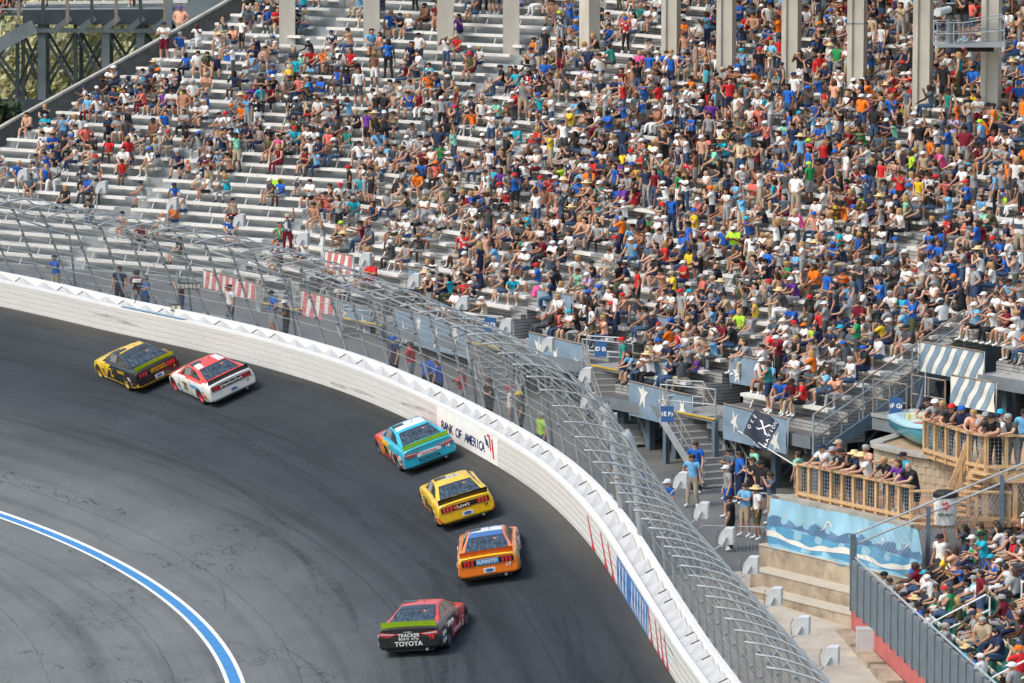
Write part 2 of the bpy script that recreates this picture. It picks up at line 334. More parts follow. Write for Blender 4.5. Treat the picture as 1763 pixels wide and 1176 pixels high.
for u, z0, z1, m_ in [(838, .55, .85, M_navy), (841, .5, .75, M_navy), (845, .42, .95, M_red), (850, .2, .85, M_red)]:
    a, b_ = phu(u + 1.2), phu(u - 1.2); mb.add([wallp(a, -.006, z0), wallp(b_, -.006, z0), wallp(b_ + .12, -.006, z1), wallp(a + .12, -.006, z1)], [(0, 1, 2, 3)], m_)
mb.add([wallp(phu(842), -.006, .86), wallp(phu(838), -.006, .86), wallp(phu(838), -.006, .94), wallp(phu(842), -.006, .94)], [(0, 1, 2, 3)], M_red)
wbuild(mb, 'flag_emblem')
mb = MB(); pa, pb = phu(1116), phu(1062)
mb.loft([[wallp(p, .006, .04), wallp(p, .006, .98)] for p in np.linspace(pa, pb, 20)], M_blue)
for k in range(22):
    if k in (13, 14): continue
    p = pa + (pb - pa) * (k + .5) / 22; wd = .045; tilt = .16 if k % 2 else -.10
    for s_ in (0,): mb.add([wallp(p, -.004, .1), wallp(p + wd, -.004, .1), wallp(p + wd + tilt, -.004, .92), wallp(p + tilt, -.004, .92)], [(0, 1, 2, 3)], M_white)
for u in (1024, 1046, 1058, 1124, 1135, 1143, 1151):
    p = phu(u); mb.add([wallp(p, -.005, .03), wallp(p + .14, -.005, .06), wallp(p + .62, -.005, .92), wallp(p + .55, -.005, .92)], [(0, 1, 2, 3)], M_red)
    mb.add([wallp(p - .1, -.008, .04), wallp(p + .22, -.008, .04), wallp(p + .2, -.008, .30)], [(0, 1, 2)], M_red)
wbuild(mb, 'painted_advert')
mb = MB(); M_lblue = mat('pale blue tape', (.30, .55, .80), .5, var=.05)
pa, pb = phu(207), phu(314)
mb.loft([[wallp(p, .02, 1.105), wallp(p, .25, 1.115)] for p in np.linspace(pa, pb, 16)], M_navy)
for k in range(12):
    a = pa + (pb - pa) * (k + .12) / 12; b_ = pa + (pb - pa) * (k + .8) / 12; mb.add([wallp(a, .05, 1.112), wallp(b_, .05, 1.112), wallp(b_ - .1, .22, 1.122), wallp(a - .1, .22, 1.122)], [(0, 1, 2, 3)], M_lblue)
wbuild(mb, 'blue_tape_strip')

# ------------------------------------------------------------------ catch fence
PROF = [(0, -.3), (0, 1.0), (0, 2.0), (.0, 2.6), (.10, 3.05), (.36, 3.5), (.80, 3.92), (1.36, 4.24), (1.95, 4.45), (2.45, 4.55)]
def fprof(ph, k):
    """point of the fence profile number k (may be fractional) above the wall at angle ph"""
    i = min(int(k), len(PROF) - 2); t = k - i; d = PROF[i][0] * (1 - t) + PROF[i + 1][0] * t; z = PROF[i][1] * (1 - t) + PROF[i + 1][1] * t
    s = float(np.interp(ph, [5, 20, 45], [1.0, 1.1, 1.32])); ln = R_(float(np.interp(ph, [2, 12, 24, 45], [5, 9, 19, 29])))
    d, z = d * s, z * s
    return wallp(ph, 1.36 - (d * math.cos(ln) + z * math.sin(ln)), 1.15 + z * math.cos(ln) - d * math.sin(ln))
M_net = mat('woven wire', (.20, .215, .225), .6, var=0); fence = thing('catch_fence', 'tall curved debris fence of grey pipe posts and cables above the white wall', 'fence', tuple(wallp(12, 1.36, 1.1)))
fl = V(fence.location)
def fbuild(mb, name, **k):
    o = mb.build(name, smooth=True, loc=fl, **k); o.parent = fence; o.location = (0, 0, 0); return o
DP = 1.48 / 90.5 * 180 / math.pi
FPH = [-11.0]
while FPH[-1] < 52: FPH.append(FPH[-1] + DP * float(np.interp(FPH[-1], [12, 40], [.98, 1.3])))
for ph in FPH:
    mb = MB(); mb.tube([fprof(ph, k) for k in np.linspace(0, len(PROF) - 1, 19)], [.047] * 7 + [.031] * 12, 7, M_galv)
    for k in (1, 1.7, 2.4, 3.1): mb.box(fprof(ph, k) + rad(ph) * -.06, (.09, .09, .09), None, M_galvd)
    fbuild(mb, 'post')
CK = [.75, 1.05, 1.35, 1.65, 1.95, 2.25, 2.55, 2.85, 3.2, 3.9, 4.8, 5.7, 6.6, 7.5, 8.4]
for ci, k in enumerate(CK):
    mb = MB(); pts = []
    for i, ph in enumerate(FPH):
        pts.append(fprof(ph, k) + rad(ph) * -.05)
        if i < len(FPH) - 1: q = fprof((ph + FPH[i + 1]) / 2, k) + rad(ph) * -.05; q.z -= .012 + .016 * ((i * 7 + ci * 3) % 5) / 5; pts.append(q)
    mb.tube(pts, .011 if k < 3.3 else .008, 4, M_cable, caps=False); fbuild(mb, 'cable')
# woven wire net: two families of real thin wires crossing as diamonds
mb = MB(); _ks = [.35, 1.0, 1.7, 2.4, 3.0, 3.6, 4.4]; _sl = [0, .30, .62, .94, 1.22, 1.48, 1.75]
for ph in np.arange(-11.5, 52, .085):
    for sg_ in (-1, 1):
        pts = [fprof(ph + sg_ * q * .62, k) + rad(ph) * -.06 for k, q in zip(_ks, _sl)]
        if min(proj(pts[0])[1], proj(pts[-1])[1]) < 1260: mb.tube(pts, .0044, 3, M_net, caps=False)
fbuild(mb, 'wire_net')
mb = MB()          # back braces seen behind the left bend
for i, ph in enumerate(FPH):
    if i % 4 == 2 and ph > 16:
        a = fprof(ph, 3.4); mb.tube([a, wallp(ph, 2.6, 2.9), wallp(ph, 3.0, -.2)], .045, 6, M_galv); mb.tube([wallp(ph, 2.6, 2.9), fprof(ph - DP * 2, 2)], .035, 6, M_galv); mb.tube([wallp(ph, 2.6, 2.9), fprof(ph + DP * 2, 3.2)], .035, 6, M_galv)
fbuild(mb, 'back_brace')
mb = MB()
for ph, r_ in ((12.6, .17), (11.1, .17)):
    mb.tube([fprof(ph, k) for k in (0, 1, 2, 3, 4)] + [fprof(ph, 4.6)], r_, 12, M_conc if 0 else M_galv)
    for k in (1, 1.6, 2.2, 2.8, 3.4): mb.tube([fprof(ph, k), fprof(ph, k + .06)], r_ + .015, 12, M_galvd)
fbuild(mb, 'gate_pole')

# loudspeaker boxes hung on the outer side of the fence
def curved_box(mb, c, X, Y, Z, sx, sy, sz, m):
    n = 10; prof = []
    for i in range(n + 1):
        a = math.pi * .5 * i / n; prof.append((-sx / 2 + sx * .55 * (1 - math.cos(a)), -sz / 2 + sz * math.sin(a) * 1.0))
    prof = [(-sx / 2 + .02, -sz / 2)] + [(x, z) for x, z in prof] + [(sx / 2, sz / 2), (sx / 2, -sz / 2)]
    P = [V(c) + X * x + Z * z - Y * (sy / 2) for x, z in prof]; mb.prism(P, Y * sy, m)
SPK = [(40, 300), (175, 322), (297, 350), (412, 379), (522, 411), (629, 446), (713, 482), (796, 521), (871, 560), (942, 593), (1008, 645), (1012, 689), (1050, 724), (1172, 826), (1208, 878), (1251, 922), (1293, 972), (1333, 1026), (1380, 1076), (1430, 1128)]
SPL = ['hung above the far left bleachers', 'in front of the woman in the beige top', 'below the young man seated alone', 'beside the diagonal fence braces', 'below the couple in white shirts', 'in front of the straw hat spectator', 'beside the man with a bare back', 'beside the man in the turquoise shirt', 'left of the upper star banner', 'before the lower star banner', 'beside the teal corrugated wall', 'lower of the two overlapping below the D E stairs', 'at the foot of the D E stairs', 'in front of the man with a satchel', 'beside the asphalt concourse edge', 'in front of the metal crowd barrier', 'left of the top concrete step', 'left of the lowest concrete step', 'above the bare concrete slab', 'nearest the grey cabinet']
for i, (u, v) in enumerate(SPK):
    # find the fence angle whose shoulder lies nearest this place
    best = min(np.linspace(-10, 52, 320), key=lambda p: (proj(fprof(p, 4.6) + rad(p) * .35)[0] - u) ** 2 + .2 * (proj(fprof(p, 4.6) + rad(p) * .35)[1] - v) ** 2)
    b0 = fprof(best, 4.4); Yc = b0.y + .25 * rad(best).y; c = pxd(u, v, Yc)
    t = thing('loudspeaker', 'grey boxed loudspeaker on the fence, ' + SPL[i], 'loudspeaker', tuple(c), 'loudspeakers along the fence top')
    X = V((.97, -.2, 0)).normalized(); Y = V((.2, .97, 0)); mb = MB(); curved_box(mb, (0, 0, 0), X, Y, V((0, 0, 1)), .42, .40, .46, M_spk)
    for zz in (-.1, .05): mb.box(X * .213 + V((0, 0, zz)), (.01, .36, .012), (X, Y, V((0, 0, 1))), M_galv)
    mb.build('cabinet', t)
    mb = MB(); dv = b0 - c; mb.beam(V((0, -.24, .0)) - X * .02, V((0, -.24, -.28)) - X * .16, .07, .03, M_spk); mb.tube([V((0, -.2, -.25)) - X * .16, dv], .025, 6, M_galv); mb.build('bracket', t)
    mb = MB(); mb.tube([-X * .24 + V((0, -.22, .2)), -X * .3 + V((0, -.2, .0)), -X * .26 + V((0, -.2, -.25))], .008, 4, M_black); mb.build('lead', t)

# ------------------------------------------------------------------ grandstand geometry: two straight wings meeting at a mitre
KX, KY, KZ = -11.85, 195.08, 5.708; A1, A2 = R_(33.31), R_(55.435); RISE, TREAD, QUAD = .367, .779, .000361
NRM = {'L': V((math.sin(A1), math.cos(A1), 0)), 'R': V((math.sin(A2), math.cos(A2), 0))}
TNG = {'L': V((math.cos(A1), -math.sin(A1), 0)), 'R': V((math.cos(A2), -math.sin(A2), 0))}
def bz(i): return KZ + RISE * i + QUAD * i * i            # bench top of row i
def sp(side, sg, i, dz=0.0, dn=0.0):
    """point on a wing: sg metres along the row from the mitre foot, row i, dz above the bench top, dn metres outward"""
    p = V((KX, KY, 0)) + TNG[side] * sg + NRM[side] * (TREAD * i + dn); return V((p.x, p.y, bz(i) + dz))
MT = math.tan((A2 - A1) / 2)
def mitre(side, i): return (MT if side == 'L' else -MT) * TREAD * i
BH = .44                                                   # bench height above its tread
SIGN = {'AB': 4.76, 'BC': 11.0, 'CD': 20.16, 'DE': 27.74, 'EF': 34.73, 'FG': 44.6}
NROW = 36
def left_end(i): return float(np.interp(i, [0, 10.5, 15.8, 22.3, 27.3, 36], [-20.4, -19.3, -17.5, -15.3, -13.7, -11.0]))
# section: (side, first row, function of row -> (start, end), front span)
OPENW = 2.5
SECT = [
 ('L', 0, lambda i: (left_end(i), -9.2), 'leftmost bleacher section against the grey ribbed parapet'),
 ('L', 0, lambda i: (-8.3, mitre('L', i) - .45), 'bleacher section left of the bend, behind the A sign'),
 ('R', -1, lambda i: (mitre('R', i) + .45, 4.4), 'bleacher section just right of the bend, above the striped red banner'),
 ('R', -1, lambda i: (5.3 if i > 1.5 else 7.3, 10.7), 'bleacher section with the half red half blue banner below'),
 ('R', -1, lambda i: (11.6 if i > 1.5 else 13.6, 19.8), 'bleacher section above the longest star banner'),
 ('R', -1, lambda i: (20.7 if i > 1.5 else 22.9, 27.4), 'bleacher section between the C D and D E signs'),
 ('R', -3, lambda i: (28.3 if i > 0.5 else 30.9, 34.4), 'bleacher section between the D E and E F signs'),
 ('R', -3, lambda i: (35.4 if i > -.5 else 37.6, 42.6), 'bleacher section right of the E F sign, ending in the open stair side'),
 ('R', 3, lambda i: (43.2 if i > 4.5 else 46.8, 58.0), 'rightmost bleacher section above the blue striped banners'),
]
SECOBJ = []
for si, (side, r0, span, lab) in enumerate(SECT):
    ap = 1 if si not in (6, 7) else 1
    org = sp(side, sum(span(8)) / 2, r0, -BH)
    t = thing('grandstand_section', lab, 'grandstand', tuple(org), 'grandstand sections')
    SECOBJ.append((side, r0, span, t)); mt = M_tierL if side == 'L' else M_tierR; T = TNG[side]; Nn = NRM[side]
    def gb(mb, name, **k):
        o = mb.build(name, loc=org, **k); o.parent = t; o.location = (0, 0, 0); return o
    aL = .46; mb = MB()
    for i in range(r0, NROW):
        a, b_ = span(i); a2 = a - aL; b2 = b_ + aL
        q = [sp(side, a2, i, -BH, -.42), sp(side, b2, i, -BH, -.42), sp(side, b2, i, -BH, TREAD - .42), sp(side, a2, i, -BH, TREAD - .42)]
        zt = bz(i + 1) - BH; up = [V((p.x, p.y, zt)) for p in (q[3], q[2])]
        mb.add(q, [(0, 1, 2, 3)], mt); mb.add([q[3], q[2], up[1], up[0]], [(0, 1, 2, 3)], mt)
        for e, (x0, x1) in enumerate(((q[0], q[3]), (q[1], q[2]))):     # closed stepped ends
            d = V((0, 0, -1.1)); mb.add([x0, x1, x1 + d, x0 + d], [(0, 1, 2, 3)], mt)
        if 0 < i and i % 1 == 0 and si not in (0,):                       # half step in the aisle
            c = (sp(side, b2 - .36, i, -BH + RISE / 4, TREAD - .55)); mb.box(c, (.62, .26, RISE / 2), (T, Nn, V((0, 0, 1))), mt)
    gb(mb, 'terrace')
    for i in range(r0 + (1 if r0 < 0 or si > 1 else 0), NROW):
        a, b_ = span(i); mb = MB(); L = b_ - a
        # planks in two or three lengths so that joints and small steps show
        cuts = [a, b_] if L < 6 else [a, a + L * (.45 + .1 * random.random()), b_]
        for c0, c1 in zip(cuts, cuts[1:]):
            mb.box(sp(side, (c0 + c1) / 2, i, -.055 + random.uniform(-.01, .012), random.uniform(-.02, .02)), (c1 - c0 - .03, .30, .115), (T, Nn, V((0, 0, 1))), M_bench)
        n = max(2, int(L / 1.75)); off = random.uniform(.2, .9)
        for k in range(n):
            s_ = a + off + (L - .9) * k / n
            if s_ < b_: mb.tube([sp(side, s_, i, -.1, -.05), sp(side, s_ - .03, i, -BH, -.2)], .028, 4, M_leg)
        gb(mb, 'bench')
    # fascia and girder under the front edge
    mb = MB(); a, b_ = span(r0); f0 = sp(side, a - aL, r0, -BH - .22, -.44); f1 = sp(side, b_ + aL, r0, -BH - .22, -.44)
    mb.beam(f0, f1, .08, .42, M_galvd)
    gb(mb, 'front_fascia')
    if si >= 2:
        mb = MB()
        for s_ in np.linspace(a + .2, b_ - .1, 3):
            for dn in (.3, 4.2, 9):
                p = sp(side, s_, r0, 0, dn); g_ = gz(p.y); mb.beam(V((p.x, p.y, g_)), V((p.x, p.y, bz(r0 + dn / TREAD) - BH - .3)), .26, .26, M_steel, up=T)
            mb.beam(sp(side, s_, r0, -BH - .5, -.3), sp(side, s_, r0 + 14, -BH - .5), .16, .4, M_steel)
            p = sp(side, s_, r0, 0, .3); p2 = sp(side, s_, r0, 0, 4.2); mb.beam(V((p.x, p.y, gz(p.y) + .2)), V((p2.x, p2.y, bz(r0 + 4) - BH - .6)), .08, .08, M_steel)
        gb(mb, 'support_frame')

# ------------------------------------------------------------------ parapet at the left end, columns, upper deck
M_par = mat('grey ribbed parapet', (.17, .175, .17), .6, metal=.2, var=.2, scale=2, stain=((.30, .29, .26), .4, 1.2))
pr = thing('parapet_wall', 'long grey ribbed parapet climbing along the left end of the bleachers', 'wall', tuple(sp('L', left_end(10) - .5, 10, -BH)))
mb = MB(); rows = [(left_end(i) - .55, i) for i in np.arange(0, 36.5, .5)]
mb.loft([[sp('L', s_, i, -BH - 1.3), sp('L', s_, i, -BH + .85), sp('L', s_ - .12, i, -BH + .85), sp('L', s_ - .12, i, -BH - 1.3)] for s_, i in rows], M_par)
for s_, i in [(left_end(i) - .55, i) for i in np.arange(0, 36.5, .12)]: mb.beam(sp('L', s_ + .02, i, -BH - .2), sp('L', s_ + .02, i, -BH + .8), .05, .03, M_par, up=TNG['L'])
o = fixn(mb.build('ribbed_panel', loc=pr.location)); o.parent = pr; o.location = (0, 0, 0)
for nm, dz, ww, hh, m_ in (('coping', .88, .30, .10, M_conc), ('lower_rail', -.1, .10, .10, M_galv)):
    mb = MB(); r2 = rows[::4]
    for (s0, i0), (s1, i1) in zip(r2, r2[1:]): mb.beam(sp('L', s0 - .02 + (.1 if dz < 0 else 0), i0, -BH + dz), sp('L', s1 - .02 + (.1 if dz < 0 else 0), i1, -BH + dz), ww, hh, m_)
    o = mb.build(nm, loc=pr.location); o.parent = pr; o.location = (0, 0, 0)
M_col = mat('weathered column concrete', (.52, .49, .42), .9, var=.2, scale=.9, streak=(1, 1, .35), stain=((.22, .21, .18), .6, 1.3), bump=.3)
COLS = [(495, 75), (640, 88), (767, 95), (880, 102), (1015, 108), (1155, 135), (1250, 150), (1362, 160), (1475, 182), (1588, 195), (1705, 228)]
CLAB = ['leftmost concrete column, thick and square', 'second thick concrete column from the left', 'third concrete column, mottled and square', 'fourth concrete column from the left', 'concrete column in the middle of the upper crowd', 'concrete column with a rust streak at its foot', 'slim concrete column above the man in the teal shirt', 'pale concrete column right of the teal shirt man', 'grooved concrete column with a thin strap round it', 'concrete column left of the camera platform', 'concrete column under the camera platform']
for k, (u, v) in enumerate(COLS):
    pass
    sd_ = 'L' if k < 3 else 'R'; lo, hi = 5., 34.
    for _ in range(40):
        m_ = (lo + hi) / 2; b0_ = -40 if sd_ == 'L' else -8; c_ = min(np.linspace(b0_, b0_ + 60, 200), key=lambda q: abs(proj(sp(sd_, q, m_, -BH))[0] - u))
        if proj(sp(sd_, c_, m_, -BH))[1] > v: lo = m_
        else: hi = m_
    P0 = sp(sd_, c_, lo, -BH); P = px(u, v, P0.z); p = V((P.x, P.y, 0)); zb_ = P0.z
    z0 = zb_ - .1
    Tn, Nn = (TNG['R'], NRM['R']) if k > 3 else (V((1, 0, 0)), V((0, 1, 0))); mb = MB()
    wd = .74 if k < 5 else .66
    if k < 5: poly = [(-wd / 2, -.3), (wd / 2, -.3), (wd / 2, .3), (-wd / 2, .3)]
    else: poly = [(-wd / 2, -.32), (-wd / 2 + .2, -.32), (-wd / 2 + .24, -.22), (wd / 2, -.22), (wd / 2, .3), (-wd / 2, .3)]
    if k >= 5: Tn = V((.93, -.37, 0)); Nn = V((.37, .93, 0))
    mb.prism([p + Tn * a + Nn * b_ + V((0, 0, z0)) for a, b_ in poly], (0, 0, 21.5 - z0), M_col)
    if k in (4, 6, 8, 10):
        for zz in ((1.9,) if k != 8 else (1.2, 3.0)): mb.prism([p + Tn * a * 1.03 + Nn * b_ * 1.05 + V((0, 0, z0 + 2.2 + zz)) for a, b_ in poly], (0, 0, .05), M_galvd)
    tag(fixn(mb.build('concrete_column', loc=(p.x, p.y, z0))), CLAB[k], 'column', 'columns among the upper rows')
mb = MB(); up = [sp('R', 9 + mitre('R', 24) * 0, 24, 0), sp('R', 66, 24, 0), sp('R', 66, 47, 0), sp('R', 9, 47, 0)]
mb.prism([V((p.x, p.y, 21.5)) for p in up], (0, 0, .9), M_conc); tag(mb.build('upper_deck', loc=(up[0].x, up[0].y, 21.5)), 'concrete deck carried high on the columns over the upper rows', 'upper deck')

# ------------------------------------------------------------------ banners, signs, rails, stairs along the front
M_bb = mat('faded blue banner cloth', (.19, .275, .36), .8, var=.12, scale=2.5, stain=((.34, .42, .48), .6, 1.5)); M_bw = mat('off white banner cloth', (.70, .69, .64), .8, var=.06, scale=3)
M_br = mat('faded red banner cloth', (.55, .16, .17), .8, var=.12, scale=3, stain=((.62, .36, .35), .4, 2))
def banner(label, A, B, h, kind, wave=.05, sag=0, group=None, parts=None):
    A = V(A); B = V(B); d = B - A; L = d.length; X = d / L; N_ = X.cross(V((0, 0, 1))).normalized()
    sd = random.uniform(0, 9)
    def S(s_, t_, off=0.0):
        wv = wave * (math.sin(5.1 * s_ * L / 2.2 + sd) * .5 + math.sin(11 * s_ + 3 * t_ + sd) * .35 + math.sin(7 * t_ + 9 * s_ + sd) * .3) * (.25 + t_ * (1 - t_) * 3)
        return A + d * s_ + V((0, 0, h * t_ - sag * t_ * t_ * 4 * s_ * (1 - s_))) + N_ * (wv + off)
    t = thing('banner', label, 'banner', tuple((A + B) / 2), group or 'cloth banners on the bleacher fronts')
    def bb(mb, name):
        o = mb.build(name, smooth=True, loc=t.location); o.parent = t; o.location = (0, 0, 0); return o
    ns = 40; base = {'star': M_bb, 'red': M_bw, 'half': M_bb, 'blue': M_bw}[kind]
    mb = MB(); mb.loft([[S(s_, t_) for t_ in np.linspace(0, 1, 9)] for s_ in np.linspace(0, 1, ns)], base); bb(mb, 'cloth')
    if kind in ('star', 'half'):
        s0 = .5 if kind == 'half' else .02; n = max(2, int(L * (1 - s0 + .02) / 1.05)) if not parts else parts
        for k in range(n):
            c = s0 + (1 - s0) * (k + .5 + random.uniform(-.18, .18)) / n; ct = random.uniform(.25, .75); rr = random.uniform(.34, .58); rot = random.uniform(0, 1.2); mb = MB(); P = []
            for q in range(10):
                a = rot + math.pi * q / 5 + math.pi / 2; r_ = rr if q % 2 == 0 else rr * .36; P.append((c + r_ * .62 * math.cos(a) / L, ct + r_ * 1.15 * math.sin(a) / h))
            P = [S(min(.995, max(.005, a)), min(.99, max(.01, b_)), .015) for a, b_ in P]; mb.add([S(min(.99, c), ct, .015)] + P, [(0, 1 + q, 1 + (q + 1) % 10) for q in range(10)], M_bw); bb(mb, 'star')
    if kind in ('red', 'half', 'blue'):
        e = .5 if kind == 'half' else 1.0; n = max(4, int(L * e / .52)); mb = MB()
        if kind == 'half': mb.loft([[S(s_, t_, .01) for t_ in np.linspace(0, 1, 6)] for s_ in np.linspace(0, .5, 16)], M_bw)
        for k in range(n):
            a = e * (k + .2) / n; b_ = e * (k + .72) / n; sl = (.10 if kind == 'blue' else .05) / L * 1.6
            mb.loft([[S(max(0, min(1, q + sl * (t_ - .5) * 4 + .004 * math.sin(9 * t_ + k))), t_, .018) for t_ in np.linspace(0, 1, 7)] for q in (a, (a + b_) / 2, b_)], M_br if kind != 'blue' else M_bb)
        bb(mb, 'stripes')
    mb = MB(); mb.tube([S(0, 1) + N_ * .0 + V((0, 0, .03)), S(.5, 1) * 1.0 + V((0, 0, .03 + sag)), S(1, 1) + V((0, 0, .03))], .032, 6, M_rust)
    for s_ in (0, .5, 1): mb.tube([S(s_, 0) - N_ * .06 - V((0, 0, .2)), S(s_, 1) - N_ * .06 + V((0, 0, .03 + (sag if s_ == .5 else 0)))], .028, 6, M_galv)
    bb(mb, 'rail_frame'); return t
def fr(sg, row, dz=0.0): return sp('R', sg, row, -BH + dz)
banner('red and white striped banner nearest the A sign', fr(-.4, -1.45, -.55), fr(4.3, -1.45, -.75), 1.55, 'red')
banner('striped red half and blue star half banner behind the fence', fr(7.5, -1.6, -.5), fr(12.6, -1.6, -.7), 1.45, 'half')
banner('longest blue star banner, hung behind the catch fence', fr(14.4, -1.6, -.35), fr(20.5, -1.6, -.5), 1.3, 'star')
banner('blue star banner left of the D E sign', fr(23.7, -1.5, -.3), fr(27.5, -1.5, -.4), 1.2, 'star')
banner('blue star banner beside the E F sign', fr(32.4, -3.6, -.3), fr(36.2, -3.6, -.4), 1.22, 'star')
banner('blue star banner with thin white slits behind the black flag', fr(38.4, -3.9, -.3), fr(42.0, -3.9, -.4), 1.22, 'star')
banner('short red striped banner set back above the A B opening', fr(5.3, 1.7, -.1), fr(7.4, 1.7, -.1), 1.1, 'red')
banner('short blue star banner set back above the B C opening', fr(11.6, 1.7, -.1), fr(13.6, 1.7, -.1), .95, 'star')
banner('blue star banner set back above the C D opening', fr(20.7, 1.7, -.1), fr(23.0, 1.7, -.1), 1.0, 'star')
banner('blue star banner set back right of the D E stairs', fr(28.4, 1.0, .0), fr(31.0, 1.0, .0), 1.05, 'star')
banner('sagging blue star banner low beside the D E stairs', fr(30.0, -1.9, .1), fr(33.2, -1.9, .1), .95, 'star', wave=.12, sag=.25)
banner('blue star banner set back right of the E F stairs', fr(35.5, -.7, .0), fr(37.9, -.7, .0), 1.0, 'star')
banner('upper blue and white striped banner with a backpack on it', fr(43.1, 2.4, -.05), fr(46.6, 2.4, -.05), 1.02, 'blue')
banner('lower blue and white striped banner with a small grey badge', fr(46.6, .6, -.05), fr(48.9, .6, -.05), 1.0, 'blue')
M_sb = mat('blue sign board', (.03, .11, .30), .5, var=.08); M_sw = mat('white lettering', (.80, .80, .79), .5, var=0)
def sign(txt, u, v, z, label, wd=.46, h=.56):
    p = px(u, v, z); X = V((.96, -.28, 0)); N_ = V((-.28, -.96, 0)); t = thing('section_sign', label, 'sign', tuple(p), 'blue section signs')
    mb = MB(); mb.box((0, 0, 0), (wd, .03, h), (X, -N_, V((0, 0, 1))), M_sb); mb.build('board', t)
    mb = MB(); put_text(mb, txt, .46 if len(txt) < 2 else .21, N_ * .02, X, V((0, 0, 1)), M_sw, bold=.008)
    if ' ' in txt:
        for s_ in (-1, 1): mb.add([N_ * .024 + X * (s_ * .165) + V((0, 0, .10)), N_ * .024 + X * (s_ * .165) - V((0, 0, .10)), N_ * .024 + X * (s_ * .215)], [(0, 1, 2)], M_sw)
    mb.build('lettering', t)
sign('A', 322, 456, bz(-1) - .15, 'blue sign with the single letter A', .5, .62)
sign('A B', 481, 493, bz(-1) - .15, 'blue sign reading A B behind the fence')
sign('B C', 684, 487, bz(0) + .1, 'blue sign reading B C behind the fence')
sign('C D', 844, 559, bz(-1) + .6, 'blue sign reading C D with white arrows')
sign('D E', 1034, 601, bz(-1) + .42, 'blue sign reading D E above the stairs')
sign('E F', 1149, 713, bz(-3) - .08, 'blue sign reading E F above the right stairs')
sign('F G', 1543, 699, bz(0) - .1, 'blue sign reading F G near the boat')
M_step = mat('grey steel steps', (.34, .34, .33), .6, metal=.1, var=.18, scale=2, stain=((.17, .16, .14), .5, 2))
M_yel = mat('yellow edge paint', (.62, .42, .03), .6, var=.15)
def stairs(label, sg, row, dirv, drop=None, wd=1.35, plat=(0, 2.4)):
    """platform in the opening and a flight going down from it along dirv"""
    top = sp('R', sg, row, -BH, -.45); D = V(dirv).normalized(); S_ = V((-D.y, D.x, 0)); zt = top.z
    run = 0.30; rise = .185; g_ = gz(top.y - 2.5); n = max(3, int((zt - g_) / rise)); rise = (zt - g_) / n
    t = thing('staircase', label, 'stairs', tuple(top), 'steel stairs up to the bleachers')
    mb = MB(); dep = TREAD * 2.2
    q = [sp('R', sg - .5, row, -BH, -.6), sp('R', sg + plat[1], row, -BH, -.6), sp('R', sg + plat[1], row, -BH, dep), sp('R', sg - .5, row, -BH, dep)]
    mb.prism([V((p.x, p.y, zt - .14)) for p in q], (0, 0, .12), M_step)
    mb.beam(V((q[0].x, q[0].y, zt - .02)), V((q[1].x, q[1].y, zt - .02)), .12, .04, M_yel)
    o = mb.build('platform', loc=top); o.parent = t; o.location = (0, 0, 0)
    mb = MB(); base = q[0].lerp(q[1], .32); base.z = 0
    for k in range(n):
        c = base + D * (run * (k + .5)); mb.box(c + V((0, 0, zt - rise * (k + 1) - .02)), (run + .03, wd, .05), (D, S_, V((0, 0, 1))), M_step); mb.box(c + D * (-.5 * run) + V((0, 0, zt - rise * (k + .5) - .02)), (.02, wd, rise), (D, S_, V((0, 0, 1))), M_step)
    o = mb.build('steps', loc=top); o.parent = t; o.location = (0, 0, 0)
    for s_ in (-1, 1):
        mb = MB(); a = base + S_ * (s_ * (wd / 2 + .06)); e = a + D * (run * n); mb.beam(a + V((0, 0, zt - .15)), e + V((0, 0, g_ + .05)), .06, .30, M_galv)
        o = mb.build('stringer', loc=top); o.parent = t; o.location = (0, 0, 0)
    for s_ in (-1, 1):
        mb = MB(); a = base + S_ * (s_ * (wd / 2 + .06)); e = a + D * (run * n)
        for hh in (.55, 1.0): mb.tube([a + V((0, 0, zt + hh)), e + V((0, 0, g_ + hh)), e + D * .25 + V((0, 0, g_ + hh - .1))], .026, 6, M_rust)
        for k in range(5): c = a.lerp(e, k / 4); zz = zt + (g_ - zt) * k / 4; mb.tube([c + V((0, 0, zz)), c + V((0, 0, zz + 1.0))], .024, 6, M_galv)
        for k in range(18):
            c = a.lerp(e, k / 18); zz = zt + (g_ - zt) * k / 18; mb.tube([c + V((0, 0, zz + .08)), c + D * .25 + V((0, 0, zz + .9))], .007, 3, M_galv)
        o = mb.build('handrail', loc=top); o.parent = t; o.location = (0, 0, 0)
    mb = MB()          # guard rail round the platform front
    for a, b_ in ((q[0], base + S_ * (wd / 2 + .06)), (base - S_ * (wd / 2 + .06), q[1])):
        a = V((a.x, a.y, zt)); b_ = V((b_.x, b_.y, zt))
        for hh in (.5, 1.05): mb.tube([a + V((0, 0, hh)), b_ + V((0, 0, hh))], .026, 6, M_galv)
        for p in (a, b_): mb.tube([p, p + V((0, 0, 1.05))], .03, 6, M_galv)
    o = mb.build('guard_rail', loc=top); o.parent = t; o.location = (0, 0, 0)
    for p in (q[0], q[1]):
        mb = MB(); mb.beam(V((p.x, p.y + .1, gz(p.y))), V((p.x, p.y + .1, zt - .1)), .18, .18, M_steel, up=TNG['R'])
        o = mb.build('support_post', loc=top); o.parent = t; o.location = (0, 0, 0)
DV = (.25, -.95, 0)
stairs('steel stairs under the A B sign behind the fence', 5.2, -1, DV)
stairs('steel stairs under the B C sign behind the fence', 11.4, -1, DV)
stairs('steel stairs under the C D sign behind the loudspeakers', 20.6, -1, DV)
stairs('steel stairs below the D E sign with a man in teal', 28.3, -1, DV)
stairs('wide steel stairs below the E F sign', 35.4, -3, (.42, -.9, 0), wd=1.6)
